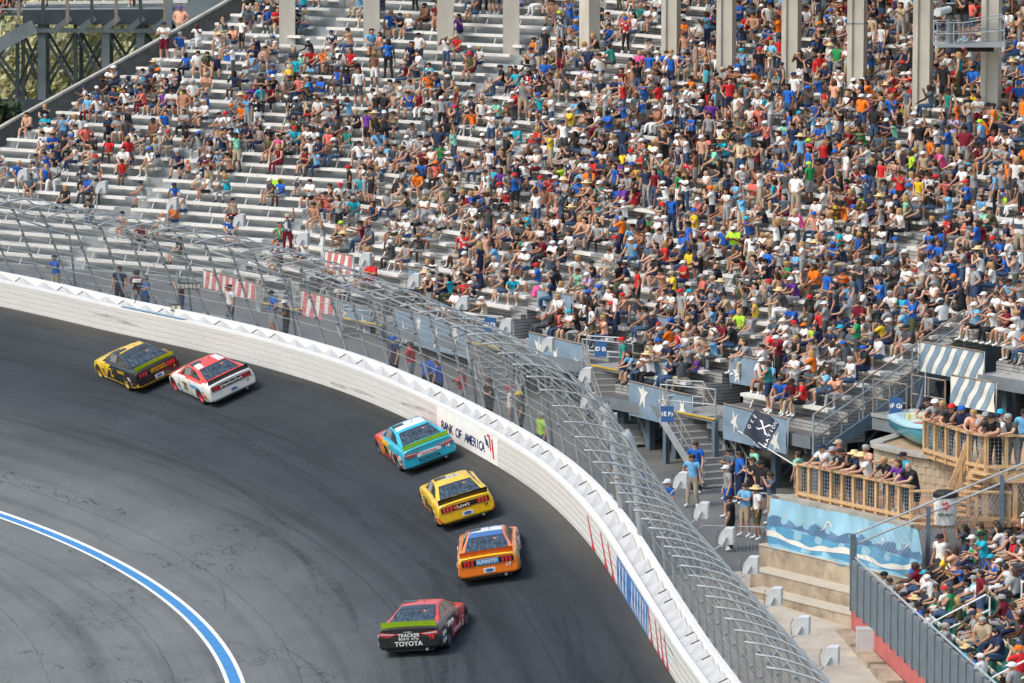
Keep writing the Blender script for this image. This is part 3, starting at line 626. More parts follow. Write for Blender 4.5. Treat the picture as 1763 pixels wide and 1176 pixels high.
# added dark sheet standing for the shade under the stand, and teal cladding
M_teal = mat('teal corrugated cladding', (.07, .24, .30), .6, var=.15, scale=2)
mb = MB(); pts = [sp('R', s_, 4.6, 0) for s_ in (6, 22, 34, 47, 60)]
mb.loft([[V((p.x, p.y, gz(p.y) - .5)), V((p.x, p.y, bz(4) - BH - .75))] for p in pts], M_dark); tag(mb.build('shade_backdrop', loc=(pts[2].x, pts[2].y, 2)), 'added dark backdrop for the shade beneath the right bleachers', 'wall')
mb = MB(); a = sp('R', 28.2, 2.0, 0); b_ = sp('R', 31.2, 2.0, 0)
for k in range(26):
    p = a.lerp(b_, k / 26); q = a.lerp(b_, (k + 1) / 26); o_ = NRM['R'] * (.05 if k % 2 else 0); mb.add([V((p.x, p.y, gz(p.y))) + o_, V((q.x, q.y, gz(q.y))) + o_, V((q.x, q.y, 5.6)) + o_, V((p.x, p.y, 5.6)) + o_], [(0, 1, 2, 3)], M_teal)
tag(mb.build('corrugated_wall', loc=(a.x, a.y, gz(a.y))), 'teal corrugated metal wall below the D E platform', 'wall')
mb = MB(); a = px(1118, 782, 1.9); b_ = px(1185, 782, 1.9); mb.beam(a + V((0, 2, .35)), b_ + V((0, 2, .35)), .2, .4, M_yel)
for p in (a, b_): mb.beam(p + V((0, 2, -.4)), p + V((0, 2, .2)), .15, .15, M_steel)
tag(mb.build('yellow_barrier', loc=a), 'low yellow barrier under the stand left of the stairs', 'barrier')
# stepped open end of section right of E F: slanted rails and stringer
t = thing('stair_side_rail', 'slanted rusty rails and chain link along the open stepped end of the bleachers', 'railing', tuple(sp('R', 43.1, 0, -BH)))
mb = MB(); A = sp('R', 43.25, -3.6, -BH - .55); B = sp('R', 43.25, 4.0, -BH - .55); mb.beam(A, B, .12, .42, M_steel); 
for i in range(-3, 4): mb.tube([sp('R', 43.2, i, -BH - .4), sp('R', 43.2, i, -BH - .02)], .03, 5, M_galv)
o = mb.build('stringer', loc=t.location); o.parent = t; o.location = (0, 0, 0)
mb = MB()
for hh, m_ in ((1.0, M_rust), (.55, M_galv), (.12, M_rust)): mb.tube([sp('R', 43.2, -3.6, -BH + hh), sp('R', 43.2, 5.0, -BH + hh)], .032, 6, m_)
for i in (-3.6, -.8, 2.0, 5.0): mb.tube([sp('R', 43.2, i, -BH - .6), sp('R', 43.2, i, -BH + 1.0)], .035, 6, M_galv)
for k in range(46):
    i = -3.6 + 8.4 * k / 46
    mb.tube([sp('R', 43.2, i, -BH + .05), sp('R', 43.2, i + .75, -BH + .98)], .006, 3, M_galvd, caps=False); mb.tube([sp('R', 43.2, i, -BH + .98), sp('R', 43.2, i + .75, -BH + .05)], .006, 3, M_galvd, caps=False)
o = mb.build('rails', loc=t.location); o.parent = t; o.location = (0, 0, 0)
# caged landing behind the F G sign
t = thing('caged_landing', 'small chain link landing behind the F G sign', 'landing', tuple(px(1565, 716, bz(0) - BH - .3)))
mb = MB(); l0 = V(t.location); X = TNG['R']; Y = NRM['R']
mb.box((0, 0, 0), (1.9, 1.8, .12), (X, Y, V((0, 0, 1))), M_step); mb.box((0, 0, -.3), (1.9, 1.7, .4), (X, Y, V((0, 0, 1))), M_galvd); mb.build('floor', t)
mb = MB()
for a in (-.9, 0, .9):
    for b_ in (-.85, .85): mb.tube([X * a + Y * b_, X * a + Y * b_ + V((0, 0, 1.25))], .03, 6, M_rust)
for b_ in (-.85, .85):
    for hh in (.6, 1.25): mb.tube([X * -.9 + Y * b_ + V((0, 0, hh)), X * .9 + Y * b_ + V((0, 0, hh))], .028, 6, M_rust)
    for k in range(16):
        for s_ in (-1, 1): mb.tube([X * (-.9 + 1.8 * k / 16) + Y * b_, X * (max(-.9, min(.9, -.9 + 1.8 * k / 16 + s_ * .5))) + Y * b_ + V((0, 0, 1.2))], .006, 3, M_galvd, caps=False)
mb.build('cage', t)
for a in (-.8, .8): mb = MB(); p = X * a; mb.beam(p + V((0, 0, -.3)), p + V((0, 0, gz(l0.y) - l0.z)), .16, .16, M_conc, up=X); mb.build('support_post', t)

# ------------------------------------------------------------------ timber decks, wave banner, block wall, boat, concrete steps
ZD, ZU = 3.9, 5.35
T2, N2 = TNG['R'], NRM['R']; UP = V((0, 0, 1))
dA = px(1335, 853, ZD); dLen = 9.4
M_wave1 = mat('pale blue banner print', (.27, .50, .64), .6, var=.12, scale=1.3, stain=((.45, .68, .80), .4, .9)); M_wave2 = mat('mid blue banner print', (.09, .30, .50), .6, var=.15, scale=1.3, stain=((.24, .50, .68), .35, 1.2)); M_wave3 = mat('dark slate blue print', (.10, .20, .34), .6, var=.12)
def dk(a, b_=0.0, z=0.0): return dA + T2 * a + N2 * b_ + V((0, 0, z))
deck = thing('wooden_deck', 'lower timber viewing deck with pine rails above the wave banner', 'deck', tuple(dk(4, 1.5)))
def child(mb, t, name, smooth=False):
    o = mb.build(name, smooth=smooth, loc=t.matrix_world.translation if False else t.location); o.parent = t; o.location = (0, 0, 0); return o
M_floor = mat('sandy deck boards', (.52, .30, .16), .8, var=.2, scale=3, streak=(1, 6, 1), stain=((.40, .26, .16), .6, 1.5))
_nA = px(1470, 1082, .75); _nB = px(1712, 1190, 2.75); _nD = V((_nB.x - _nA.x, _nB.y - _nA.y, 0)).normalized()
def _clip(b_): return max(a for a in np.linspace(2, 14, 400) if (dk(a, b_) - _nA).dot(_nD) < -.2)
dLen = _clip(0); dBack = _clip(3.4)
mb = MB(); mb.prism([dk(0, .0, -.12), dk(dLen, .0, -.12), dk(dBack, 3.4, -.12), dk(1.6, 3.6, -.12)], (0, 0, .12), M_floor); child(mb, deck, 'floor')
mb = MB(); mb.prism([dk(-.05, -.1, -.3), dk(dLen, -.1, -.3), dk(dLen, .25, -.3), dk(-.05, .25, -.3)], (0, 0, .33), M_conc)
mb.prism([dk(-.05, -.1, -.3), dk(.3, -.1, -.3), dk(1.9, 3.6, -.3), dk(1.55, 3.6, -.3)], (0, 0, .325), M_conc); child(mb, deck, 'edge_kerb')
def timber_rail(t, P0, P1, n, hgt=1.07, mesh_=True, name='rail'):
    P0 = V(P0); P1 = V(P1); d = P1 - P0; X = d.normalized(); Y = V((-X.y, X.x, 0)).normalized()
    for k in range(n + 1):
        p = P0.lerp(P1, k / n); mb = MB(); mb.box(p + V((0, 0, hgt / 2 - .05)), (.11, .11, hgt + .1), (V((X.x, X.y, 0)).normalized(), Y, UP), M_wood); child(mb, t, 'post')
    mb = MB(); e = X * .08
    mb.beam(P0 - e + V((0, 0, hgt + .03)), P1 + e + V((0, 0, hgt + .03)), .24, .05, M_wood); child(mb, t, 'top_rail')
    mb = MB(); mb.beam(P0 + V((0, 0, .16)) - Y * .06, P1 + V((0, 0, .16)) - Y * .06, .05, .10, M_wood); child(mb, t, 'bottom_rail')
    if mesh_:
        mb = MB(); L = d.length; nv = int(L / .12)
        for k in range(nv + 1): p = P0.lerp(P1, k / nv) + Y * .02; mb.tube([p + V((0, 0, .18)), p + V((0, 0, hgt))], .006, 3, M_galv, caps=False)
        for k in range(8): z = .2 + (hgt - .25) * k / 7; mb.tube([P0 + V((0, 0, z)) + Y * .02, P1 + V((0, 0, z)) + Y * .02], .006, 3, M_galv, caps=False)
        child(mb, t, 'wire_mesh')
timber_rail(deck, dk(.75, .35), dk(min(6.4, dLen - .1), .35), 10); timber_rail(deck, dk(.75, .35), dk(2.2, 3.3), 3, mesh_=True)
_c = dk(min(6.4, dLen - .1), .35); _e = dk(dBack - .3, 2.6); timber_rail(deck, _c, _e, 3, .95)
# wave banner
wb = thing('banner', 'pale blue banner painted with white and navy waves below the timber deck', 'banner', tuple(dk(3, -.2, -.9)), None)
bA = dk(-.05, -.16, -1.68); bL = 7.6; bH = 1.62
def BS(s_, t_, off=0.0):
    wv = .05 * math.sin(16 * s_ + 3 * t_) * (.4 + t_) + .055 * math.sin(41 * s_ + 2 * math.sin(5 * t_)) * (.3 + .7 * t_) + .03 * math.sin(83 * s_ + 6 * t_) * t_; return bA + T2 * (bL * s_) + V((0, 0, bH * t_ - .05 * abs(math.sin(9 * s_)) * (1 - t_))) - N2 * (wv + .06 + off)
def bstrip(mb, f0, f1, m_, off, a=0., b_=1., n=90): mb.loft([[BS(s_, f0(s_) + (f1(s_) - f0(s_)) * k / 4, off) for k in range(5)] for s_ in np.linspace(a, b_, n)], m_)
mb = MB(); bstrip(mb, lambda s_: 0, lambda s_: 1, M_wave1, 0); child(mb, wb, 'cloth', True)
mb = MB(); bstrip(mb, lambda s_: .0, lambda s_: .47 + .04 * math.sin(20 * s_), M_wave2, .006); child(mb, wb, 'blue_wave', True)
mb = MB(); bstrip(mb, lambda s_: .46 + .03 * math.sin(11 * s_), lambda s_: .60 + .05 * math.sin(24 * s_) + .045 * abs(math.sin(33 * s_)), M_wave3, .011); child(mb, wb, 'dark_wave', True)
mb = MB(); bstrip(mb, lambda s_: .20 + .05 * math.sin(13 * s_ + 1), lambda s_: .29 + .065 * math.sin(13 * s_ + 1.2) + .02 * math.sin(40 * s_), M_bw, .016)
bstrip(mb, lambda s_: .03, lambda s_: .09 + .03 * math.sin(17 * s_), M_wave1, .012); child(mb, wb, 'white_wave', True)
mb = MB()
for s0, t0, sz in ((.08, .72, .5), (.22, .74, .4), (.36, .68, .95), (.56, .70, .65), (.74, .68, .5), (.88, .66, .65)):
    P = [(0, 0), (.03, .05), (.055, .13), (.068, .22), (.085, .21), (.09, .10), (.10, .19), (.085, .27), (.065, .27), (.05, .19), (.03, .09)]; mb.add([BS(s0 + a * sz * .75, t0 + b_ * sz * .9 - .1, .016) for a, b_ in P], [(0, 1, 10), (1, 2, 9, 10), (2, 3, 8, 9), (3, 4, 7, 8), (4, 5, 6, 7)], M_bw)
child(mb, wb, 'white_crest')
M_tread = mat('pale step tread', (.52, .46, .37), .9, var=.15, scale=1.2, stain=((.30, .24, .17), .7, 1.2))  # treads a paler tone than the step faces
# terraced concrete
ts = thing('concrete_steps', 'stained tan concrete terrace steps below the wave banner', 'steps', tuple(px(1400, 1010, 1.2)))
mb = MB(); w0 = dk(-.5, -.25, 0)
for k, (z1, z0, off, a0) in enumerate(((2.24, .2, .0, 0.0), (1.58, .1, .78, .5), (1.12, .0, 1.55, 1.2))):
    P = [w0 + T2 * a0 - N2 * off * .95, w0 + T2 * 11 - N2 * off * .95, w0 + T2 * 11 - N2 * (off - 1.0) * .95, w0 + T2 * a0 - N2 * (off - 1.0) * .95]; mb.prism([V((p.x, p.y, z0)) for p in P], (0, 0, z1 - z0), M_concd)
child(mb, ts, 'tiers'); mb = MB()
for k, (z1, off, a0) in enumerate(((2.24, .0, 0.0), (1.58, .78, .5), (1.12, 1.55, 1.2))):
    P = [w0 + T2 * (a0 - .02) - N2 * (off * .95 + .03), w0 + T2 * 11 - N2 * (off * .95 + .03), w0 + T2 * 11 - N2 * (off - 1.0) * .95, w0 + T2 * (a0 - .02) - N2 * (off - 1.0) * .95]; mb.prism([V((p.x, p.y, z1 + .003)) for p in P], (0, 0, .03), M_tread)
child(mb, ts, 'treads'); mb = MB(); c = px(1437, 1023, 1.32); mb.box(c + V((0, .2, .13)), (.85, .6, .27), (T2, N2, UP), M_conc); child(mb, ts, 'loose_block')
# retaining wall of split blocks
bw = thing('block_wall', 'curved tan split block retaining wall behind the lower deck', 'wall', tuple(px(1560, 800, 4.5)))
M_blk = mat('tan split block', (.43, .37, .28), .95, var=.12, scale=3, stain=((.33, .28, .21), .4, 2), bump=.2)
c0 = px(1502, 766, 5.25); c1 = px(1520, 772, 5.25); c2 = px(1642, 793, 5.25); c3 = c2 + (c2 - c1).normalized() * 3.5; cb = px(1560, 763, 5.25) + V((0, 1.6, 0))
path = [cb, c0, c1.lerp(c0, .3), c1.lerp(c2, .33) - N2 * .12, c1.lerp(c2, .66) - N2 * .12, c2, c3]
dd = [0]
for a, b_ in zip(path, path[1:]): dd.append(dd[-1] + (b_ - a).length)
def along(s_):
    for k in range(len(path) - 1):
        if s_ <= dd[k + 1] or k == len(path) - 2: return path[k].lerp(path[k + 1], (s_ - dd[k]) / (dd[k + 1] - dd[k]))
mb = MB(); s_ = 0; row = 0
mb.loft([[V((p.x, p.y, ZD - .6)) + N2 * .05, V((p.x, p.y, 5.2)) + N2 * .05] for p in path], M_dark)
for row in range(6):
    s_ = -.2 * (row % 2); z = ZD - .25 + row * .253
    while s_ < dd[-1] - .3:
        a = along(max(0, s_)); b_ = along(s_ + .392); d = b_ - a
        if d.length > .05:
            X = d.normalized(); Y = V((-X.y, X.x, 0)); q = random.uniform(-.012, .012); mid = (a + b_) / 2 + Y * .1
            f0 = a - Y * (.0 + q); f1 = b_ - Y * (.0 + q); fm = (a + b_) / 2 - Y * (.045 + q)
            vs = [];
            for zz in (z, z + .243): vs += [V((p.x, p.y, zz)) for p in (a + Y * .2, f0, fm, f1, b_ + Y * .2)]
            mb.add(vs, [(0, 1, 2, 3, 4), (9, 8, 7, 6, 5), (0, 5, 6, 1), (1, 6, 7, 2), (2, 7, 8, 3), (3, 8, 9, 4)], M_blk)
        s_ += .40
child(mb, bw, 'block_courses')
mb = MB(); pts = [along(q) for q in np.linspace(0, dd[-1], 16)]
for a, b_ in zip(pts, pts[1:]): mb.beam(V((a.x, a.y, 5.28)), V((b_.x, b_.y, 5.28)), .42, .12, M_conc)
child(mb, bw, 'coping')
mb = MB(); P = [cb, c0, c2, c3, c3 + V((2.5, 6, 0)), cb + V((3, 5, 0))]; mb.add([V((p.x, p.y, 5.26)) for p in P], [tuple(range(6))], mat('sandy fill', (.42, .30, .18), .95, var=.3, scale=1.5)); mb.build('terrace_ground', kind='structure')
# upper deck
ud = thing('wooden_deck', 'upper timber deck with stairs and pine rails beside the small boat', 'deck', tuple(px(1700, 800, ZU)))
u0 = px(1592, 782, ZU); u1 = px(1668, 806, ZU); u2 = px(1698, 812, ZU + .05); u3 = px(1800, 812, ZU + .05)
mb = MB(); mb.prism([u0 + V((0, 0, -.1)), u1 + V((0, 0, -.1)), u2 + V((0, 0, -.1)), u3 + V((0, 0, -.1)), u3 + V((.5, 4, -.1)), u0 + V((2, 4.5, -.1))], (0, 0, .1), M_wood)
mb.beam(u1 + V((0, -.02, -.22)), u2 + V((0, -.02, -.22)), .06, .26, M_wood); mb.beam(u2 + V((0, -.02, -.22)), u3 + V((0, -.02, -.22)), .06, .26, M_wood); child(mb, ud, 'floor')
timber_rail(ud, u0, u1, 4, 1.1); timber_rail(ud, u1, u2, 1, 1.1); timber_rail(ud, u2, u3, 3, 1.1)
for p in (u1, u2, u2.lerp(u3, .5)): mb = MB(); mb.beam(V((p.x, p.y + .1, 3.2)), V((p.x, p.y + .1, ZU)), .14, .14, M_wood, up=V((1, 0, 0))); child(mb, ud, 'support_post')
for dx in (0, .85):       # stair with timber strings
    mb = MB(); a = px(1672, 748, ZU + 1.05) + T2 * dx; e = px(1636, 838, ZD + .85) + T2 * dx
    mb.beam(a, e, .10, .14, M_wood); mb.beam(a - V((0, 0, .5)), e - V((0, 0, .5)), .06, .12, M_wood)
    for k in (0.02, .5, .98): c = a.lerp(e, k); mb.beam(c, c - V((0, 0, 1.05)), .1, .1, M_wood, up=V((1, 0, 0)))
    child(mb, ud, 'stair_rail')
mb = MB(); a = px(1674, 812, ZU) ; e = px(1640, 880, ZD)
for k in range(8): c = a.lerp(e, k / 7); mb.box(c + T2 * .42, (.85, .28, .05), (T2, N2, UP), M_wood)
child(mb, ud, 'stair_treads')
# boat
bt = thing('boat', 'small pale blue and teal motor boat with a red deck stripe and windscreen', 'boat', tuple(px(1600, 786, 5.3) + V((.0, 2.6, .0))), None, (0, 0, math.atan2(-.98, .16))); bt.scale = (.85, .72, .74)
M_b1 = mat('pale blue gel coat', (.34, .56, .66), .25, var=.05, coat=.5); M_b2 = mat('teal hull', (.05, .30, .40), .3, var=.08, coat=.4); M_b3 = mat('red deck', (.60, .07, .06), .3, var=.05)
st_ = [(-2.6, .82, .0, .78), (-1.5, .88, -.0, .8), (-.4, .90, .0, .84), (.6, .84, .02, .9), (1.4, .62, .12, .98), (1.9, .34, .34, 1.03), (2.15, .04, .75, 1.06)]
def ring(x, wd, kb, zt): return [V((x, -wd, zt)), V((x, -wd * .92, (kb + zt) * .5)), V((x, -wd * .55, kb + .16)), V((x, 0, kb)), V((x, wd * .55, kb + .16)), V((x, wd * .92, (kb + zt) * .5)), V((x, wd, zt))]
mb = MB(); rr = [ring(*q) for q in st_]; mb.loft(rr, M_b2); mb.add(rr[0], [tuple(range(7))], M_b2); mb.build('hull', bt, smooth=True)
mb = MB(); mb.loft([[V((x, -wd - .05, zt - .04)), V((x, -wd - .05, zt + .12)), V((x, -wd * .5, zt + .2)), V((x, 0, zt + .24)), V((x, wd * .5, zt + .2)), V((x, wd + .05, zt + .12)), V((x, wd + .05, zt - .04))] for x, wd, kb, zt in st_], M_b1); mb.build('deck', bt, smooth=True)
mb = MB(); mb.loft([[V((x, -wd * .85, zt + .19)), V((x, -wd * .3, zt + .245)), V((x, wd * .3, zt + .245)), V((x, wd * .85, zt + .19))] for x, wd, kb, zt in st_[3:6]], M_b3); mb.build('red_stripe', bt, smooth=True)
M_scr = mat('clear windscreen', (.55, .62, .64), .1, var=0); M_scr.node_tree.nodes['Principled BSDF'].inputs['Alpha'].default_value = .35; mb = MB()
mb.loft([[V((.75, -.74, 1.08)), V((1.15, -.3, 1.12)), V((1.15, .3, 1.12)), V((.75, .74, 1.08))], [V((.35, -.68, 1.62)), V((.7, -.28, 1.68)), V((.7, .28, 1.68)), V((.35, .68, 1.62))]], M_scr); mb.tube([V((.35, -.68, 1.62)), V((.7, -.28, 1.68)), V((.7, .28, 1.68)), V((.35, .68, 1.62))], .02, 5, M_galv); mb.build('windscreen', bt)
mb = MB(); mb.box((-.4, 0, 1.12), (.3, 1.2, .36), None, mat('pale yellow seat', (.62, .60, .22), .6)); mb.build('seat', bt)
# waste bin, flags
bn = thing('waste_bin', 'white wrapped waste bin with a red emblem on the lower deck', 'bin', tuple(px(1627, 902, ZD)))
mb = MB(); mb.tube([(0, 0, 0), (0, 0, .85)], [.33, .37], 14, M_white); mb.build('drum', bn); mb = MB(); mb.tube([(0, 0, .85), (0, 0, .97), (0, 0, 1.04)], [.39, .39, .30], 14, M_black); mb.build('lid', bn)
mb = MB()
for k in range(5): a = 2 * math.pi * k / 5; c = V((.08 * math.cos(a) - .02, -.385, .62 + .09 * math.sin(a))); mb.box(c, (.08, .012, .07), None, M_red)
mb.build('emblem', bn); mb = MB(); put_text(mb, 'REPUBLIC', .115, (-.02, -.385, .34), (1, 0, 0), UP, M_black, bold=.003); mb.build('lettering', bn)
M_flag = mat('black flag cloth', (.030, .036, .055), .8, var=.15); fg = thing('flag', 'black flag with white crossed bones on a slanting white pole', 'flag', tuple(px(1310, 760, 4.7)))
fa = px(1273, 743, 5.0); fb = px(1372, 803, 3.95); fm = px(1320, 775, 4.45); fd = (fm - fa); fX = px(1345, 728, 5.2) - px(1322, 776, 4.42)
mb = MB(); mb.tube([fa - fd * .05, fb], .025, 6, M_white); child(mb, fg, 'pole')
def FS(s_, t_, off=0.): return fa + fd * (.12 + .88 * s_) + fX * t_ * (.95) + V((0, -.06 * math.sin(7 * t_ + 3 * s_) - off, .05 * math.sin(6 * s_ + 4 * t_)))
mb = MB(); mb.loft([[FS(s_, t_) for t_ in np.linspace(0, 1, 10)] for s_ in np.linspace(0, 1, 12)], M_flag); child(mb, fg, 'cloth', True)
mb = MB()
for a, b_ in (((.35, .45), (.75, .75)), ((.35, .78), (.75, .42))):
    for k in range(7):
        s0, t0 = a[0] + (b_[0] - a[0]) * k / 7, a[1] + (b_[1] - a[1]) * k / 7; s1, t1 = a[0] + (b_[0] - a[0]) * (k + 1) / 7, a[1] + (b_[1] - a[1]) * (k + 1) / 7; w_ = .055 if k in (0, 6) else .03
        mb.add([FS(s0 - w_, t0, .015), FS(s0 + w_, t0, .015), FS(s1 + w_, t1, .015), FS(s1 - w_, t1, .015)], [(0, 1, 2, 3)], M_sw)
def flag_text(txt, s0, t0, s1, t1, size):
    for k, ch in enumerate(txt):
        vs, fs = text_mesh(ch, 1.0, .0, .02); q = k / max(1, len(txt) - 1); cs, ct = s0 + (s1 - s0) * q, t0 + (t1 - t0) * q
        mb.add([FS(cs - y * size, ct + x * size, .02) for x, y, z in vs], fs, M_sw)
flag_text('NATION', .88, .12, .88, .92, .17); flag_text('OKE', .12, .30, .12, .75, .17); child(mb, fg, 'emblem')
f2 = thing('flag', 'furled grey pennant on an upright pole beside the boat', 'flag', tuple(px(1592, 735, 5.4))); q0 = px(1592, 735, 5.4)
mb = MB(); mb.tube([(0, 0, -.2), (0, 0, 2.0)], .02, 6, M_white); mb.tube([(0, 0, 1.98), (0, 0, 2.1)], .035, 6, M_white); mb.build('pole', f2)
mb = MB(); mb.loft([[V((-.06 - .42 * (1 - t_) ** 1.2 * s_, -.03 + .05 * math.sin(8 * s_ + 3 * t_), 0.35 + 1.55 * t_ - .25 * s_ * (1 - t_))) for s_ in np.linspace(0, 1, 7)] for t_ in np.linspace(0, 1, 10)], mat('grey pennant cloth', (.17, .20, .27), .8, var=.2, scale=5)); mb.build('cloth', f2, smooth=True)

# ------------------------------------------------------------------ near stand with green seats behind a perforated panel
nA = px(1470, 1082, .75); nB = px(1712, 1190, 2.75); nD = V((nB.x - nA.x, nB.y - nA.y, 0)).normalized(); nN = V((-nD.y, nD.x, 0)); ZN = .95
def ns(s_, o, z=0.0): return V((nA.x, nA.y, ZN + z)) + nD * s_ + nN * o
NROWS, NT, NR = 11, .86, .37
near = thing('near_grandstand', 'near stand of green seats behind a grey perforated panel', 'grandstand', tuple(ns(10, 2)))
M_green = mat('green seat plastic', (.02, .17, .13), .45, var=.12); M_ngrey = mat('pale concrete tread', (.44, .42, .37), .9, var=.15, scale=1)
SEATC = [mat('seat back ' + n, c, .5, var=.06) for n, c in (('white', (.72, .70, .65)), ('red', (.50, .06, .06)), ('tan', (.60, .40, .20)), ('slate', (.10, .19, .27)), ('cream', (.66, .56, .38)))]
mb = MB(); SL = 30.
for j in range(NROWS):
    o0 = .55 + j * NT; z0 = .35 + j * NR; q = [ns(.25, o0, z0), ns(SL, o0, z0), ns(SL, o0 + NT, z0), ns(.25, o0 + NT, z0)]; mb.add(q, [(0, 1, 2, 3)], M_ngrey); mb.add([q[3], q[2], q[2] + V((0, 0, NR)), q[3] + V((0, 0, NR))], [(0, 1, 2, 3)], M_ngrey)
    mb.add([q[0], q[3], q[3] - V((0, 0, 4)), q[0] - V((0, 0, 4))], [(0, 1, 2, 3)], M_conc)
child(mb, near, 'terrace')
M_panel = mat('perforated panel grey', (.17, .185, .195), .6, var=.15, scale=3); mb = MB(); s_ = .0
for k in range(28):
    a = ns(k * 1.02, 0, .45); b_ = ns(k * 1.02 + .98, 0, .45); dz = 0
    mb.beam(ns(k * 1.02 + .5, -.05, .42), ns(k * 1.02 + .5, -.05, 1.95), .09, .9, M_panel, up=nD)
    for z in np.arange(.5, 1.9, .075): mb.beam(ns(k * 1.02 + .08, -.10, z), ns(k * 1.02 + .92, -.10, z), .02, .03, M_steel)
    mb.beam(ns(k * 1.02, -.09, .36), ns(k * 1.02, -.09, 2.0), .09, .10, M_steel, up=nD)
mb.beam(ns(-.05, -.05, 1.6), ns(-.05, -.05, 2.75), .16, .16, M_steel, up=nD)
child(mb, near, 'perforated_panel')
mb = MB(); mb.tube([ns(0, .02, 2.02), ns(SL, .02, 2.02)], .035, 8, M_galv); child(mb, near, 'top_rail')
mb = MB(); mb.beam(ns(-.1, .0, .12), ns(SL, .0, .12), .14, .66, mat('faded red wall', (.50, .13, .12), .7, var=.2, scale=2, stain=((.30, .10, .09), .5, 1.5)))
child(mb, near, 'red_base')
mb = MB()
for k in range(10): mb.box(ns(1.2 + k * 2.8, -.35, -.45), (2.4, .5, .5), (nD, nN, UP), M_concd)
child(mb, near, 'footing_block')
AIS = (7.6, 15.6)
NSEATS = []; ns_count = 0
seat_vis = []
for j in range(NROWS):
    for k in range(int(SL / .5)):
        s_ = .5 + k * .5
        if any(abs(s_ - a) < .62 for a in AIS): continue
        p = ns(s_, .55 + j * NT + .5, .35 + j * NR); u, v, sc_ = proj(p + V((0, 0, .5)))
        NSEATS.append((j, k, s_, p)); 
        if u < 1775 and v < 1190: seat_vis.append((sc_, j, k, s_, p))
seat_vis.sort(key=lambda q: -q[0])
def seat_geo(mb, p, c):
    mb.box(p + V((0, 0, .40)), (.44, .40, .05), (nD, nN, UP), M_green); mb.box(p + nN * .20 + V((0, 0, .60)), (.44, .05, .36), (nD, nN, UP), M_green)
    mb.box(p - nN * .21 + V((0, 0, .20)), (.46, .03, .40), (nD, nN, UP), M_green); mb.box(p + nN * .21 + V((0, 0, .79)), (.44, .075, .10), (nD, nN, UP), c)
    mb.box(p - nN * .20 + V((0, 0, .43)), (.40, .06, .03), (nD, nN, UP), c)
rest = MB(); rr_ = random.Random(5)
for n, (sc_, j, k, s_, p) in enumerate(seat_vis):
    c = SEATC[rr_.choice((0, 0, 1, 1, 2, 3, 4))]
    if n < 97: mb = MB(); seat_geo(mb, p, c); child(mb, near, 'seat')
    else: seat_geo(rest, p, c)
o = child(rest, near, 'seats'); o['kind'] = 'stuff'
def hand(t, pts, r=.028, m_=M_white): mb = MB(); mb.tube(pts, r, 7, m_); return child(mb, t, 'handrail')
for s0 in AIS:
    for j0 in (.2, 3.4, 6.4):
        a = ns(s0, .55 + j0 * NT, .35 + j0 * NR); b_ = ns(s0, .55 + (j0 + 2.1) * NT, .35 + (j0 + 2.1) * NR); e = nN * .12
        hand(near, [a, a + V((0, 0, .55)), b_ + V((0, 0, .55))]); hand(near, [a + V((0, 0, .5)), a + V((0, 0, .92)), a + e + V((0, 0, 1.0)), b_ - e + V((0, 0, 1.0)), b_ + V((0, 0, .92)), b_])
for hh in (1.75, 1.42): hand(near, [ns(0, 0, 1.0 + hh), ns(0, 11 * NT, 1.0 + hh + 10.2 * NR)], .035, M_galv)
mb = MB()
for k in range(4): p = ns(.0, .0 + k * 2.3, 0); mb.beam(p, p + V((0, 0, 2.65 + k * 2.3 / NT * NR * .93)), .12, .12, M_steel, up=nD)
for k in range(60):
    o_ = k * .16; zz = o_ / NT * NR * .93
    for sg_ in (-1, 1): mb.tube([ns(0, o_, 1.5 + zz), ns(0, max(0, o_ + sg_ * .5), 2.4 + zz)], .006, 3, M_galv, caps=False)
child(mb, near, 'end_fence')
cb_ = thing('cabinet', 'pale grey equipment cabinet on the slab below the red wall', 'cabinet', tuple(px(1497, 1150, .15)))
mb = MB(); mb.box((0, 0, .68), (.80, .5, 1.1), None, mat('pale grey metal', (.50, .50, .48), .5, var=.08)); mb.box((0, -.26, .68), (.68, .02, .95), None, M_spk); mb.build('case', cb_)
mb = MB()
for a in (-.3, .3):
    for b_ in (-.2, .2): mb.tube([(a, b_, -.25), (a, b_, .15)], .02, 5, M_galv)
mb.tube([(-.3, -.2, -.2), (.3, -.2, -.2)], .02, 5, M_galv); mb.build('stand', cb_)
# metal crowd barriers
def barricade(label, p, yaw, L=2.2):
    t = thing('crowd_barrier', label, 'barrier', tuple(p), 'galvanised crowd barriers', (0, 0, yaw)); mb = MB()
    mb.tube([(-L / 2, 0, .05), (-L / 2, 0, 1.0), (-L / 2 + .08, 0, 1.08), (L / 2 - .08, 0, 1.08), (L / 2, 0, 1.0), (L / 2, 0, .05)], .022, 6, M_galv); mb.tube([(-L / 2, 0, .2), (L / 2, 0, .2)], .02, 6, M_galv); mb.build('frame', t)
    mb = MB()
    for k in range(1, 18): mb.tube([(-L / 2 + L * k / 18, 0, .2), (-L / 2 + L * k / 18, 0, 1.07)], .009, 4, M_galv)
    mb.build('bars', t); mb = MB(); [mb.beam((x, -.3, .03), (x, .3, .03), .05, .03, M_galv) for x in (-L / 2 + .2, L / 2 - .2)]; mb.build('feet', t)
barricade('crowd barrier left of the concrete steps, before the men', px(1262, 962, 1.1), -.15); barricade('crowd barrier right behind the man in the patterned shirt', px(1335, 905, 1.4), -.5)
for k, ph in enumerate(np.arange(43.6, 33, -1.62)):
    p = wallp(float(ph), 3.0, 0); p.z = gz(p.y); a = tang(float(ph)); barricade('crowd barrier behind the fence, number %s from the left' % ('one', 'two', 'three', 'four', 'five', 'six', 'seven', 'eight')[k], p, math.atan2(a.y, a.x))

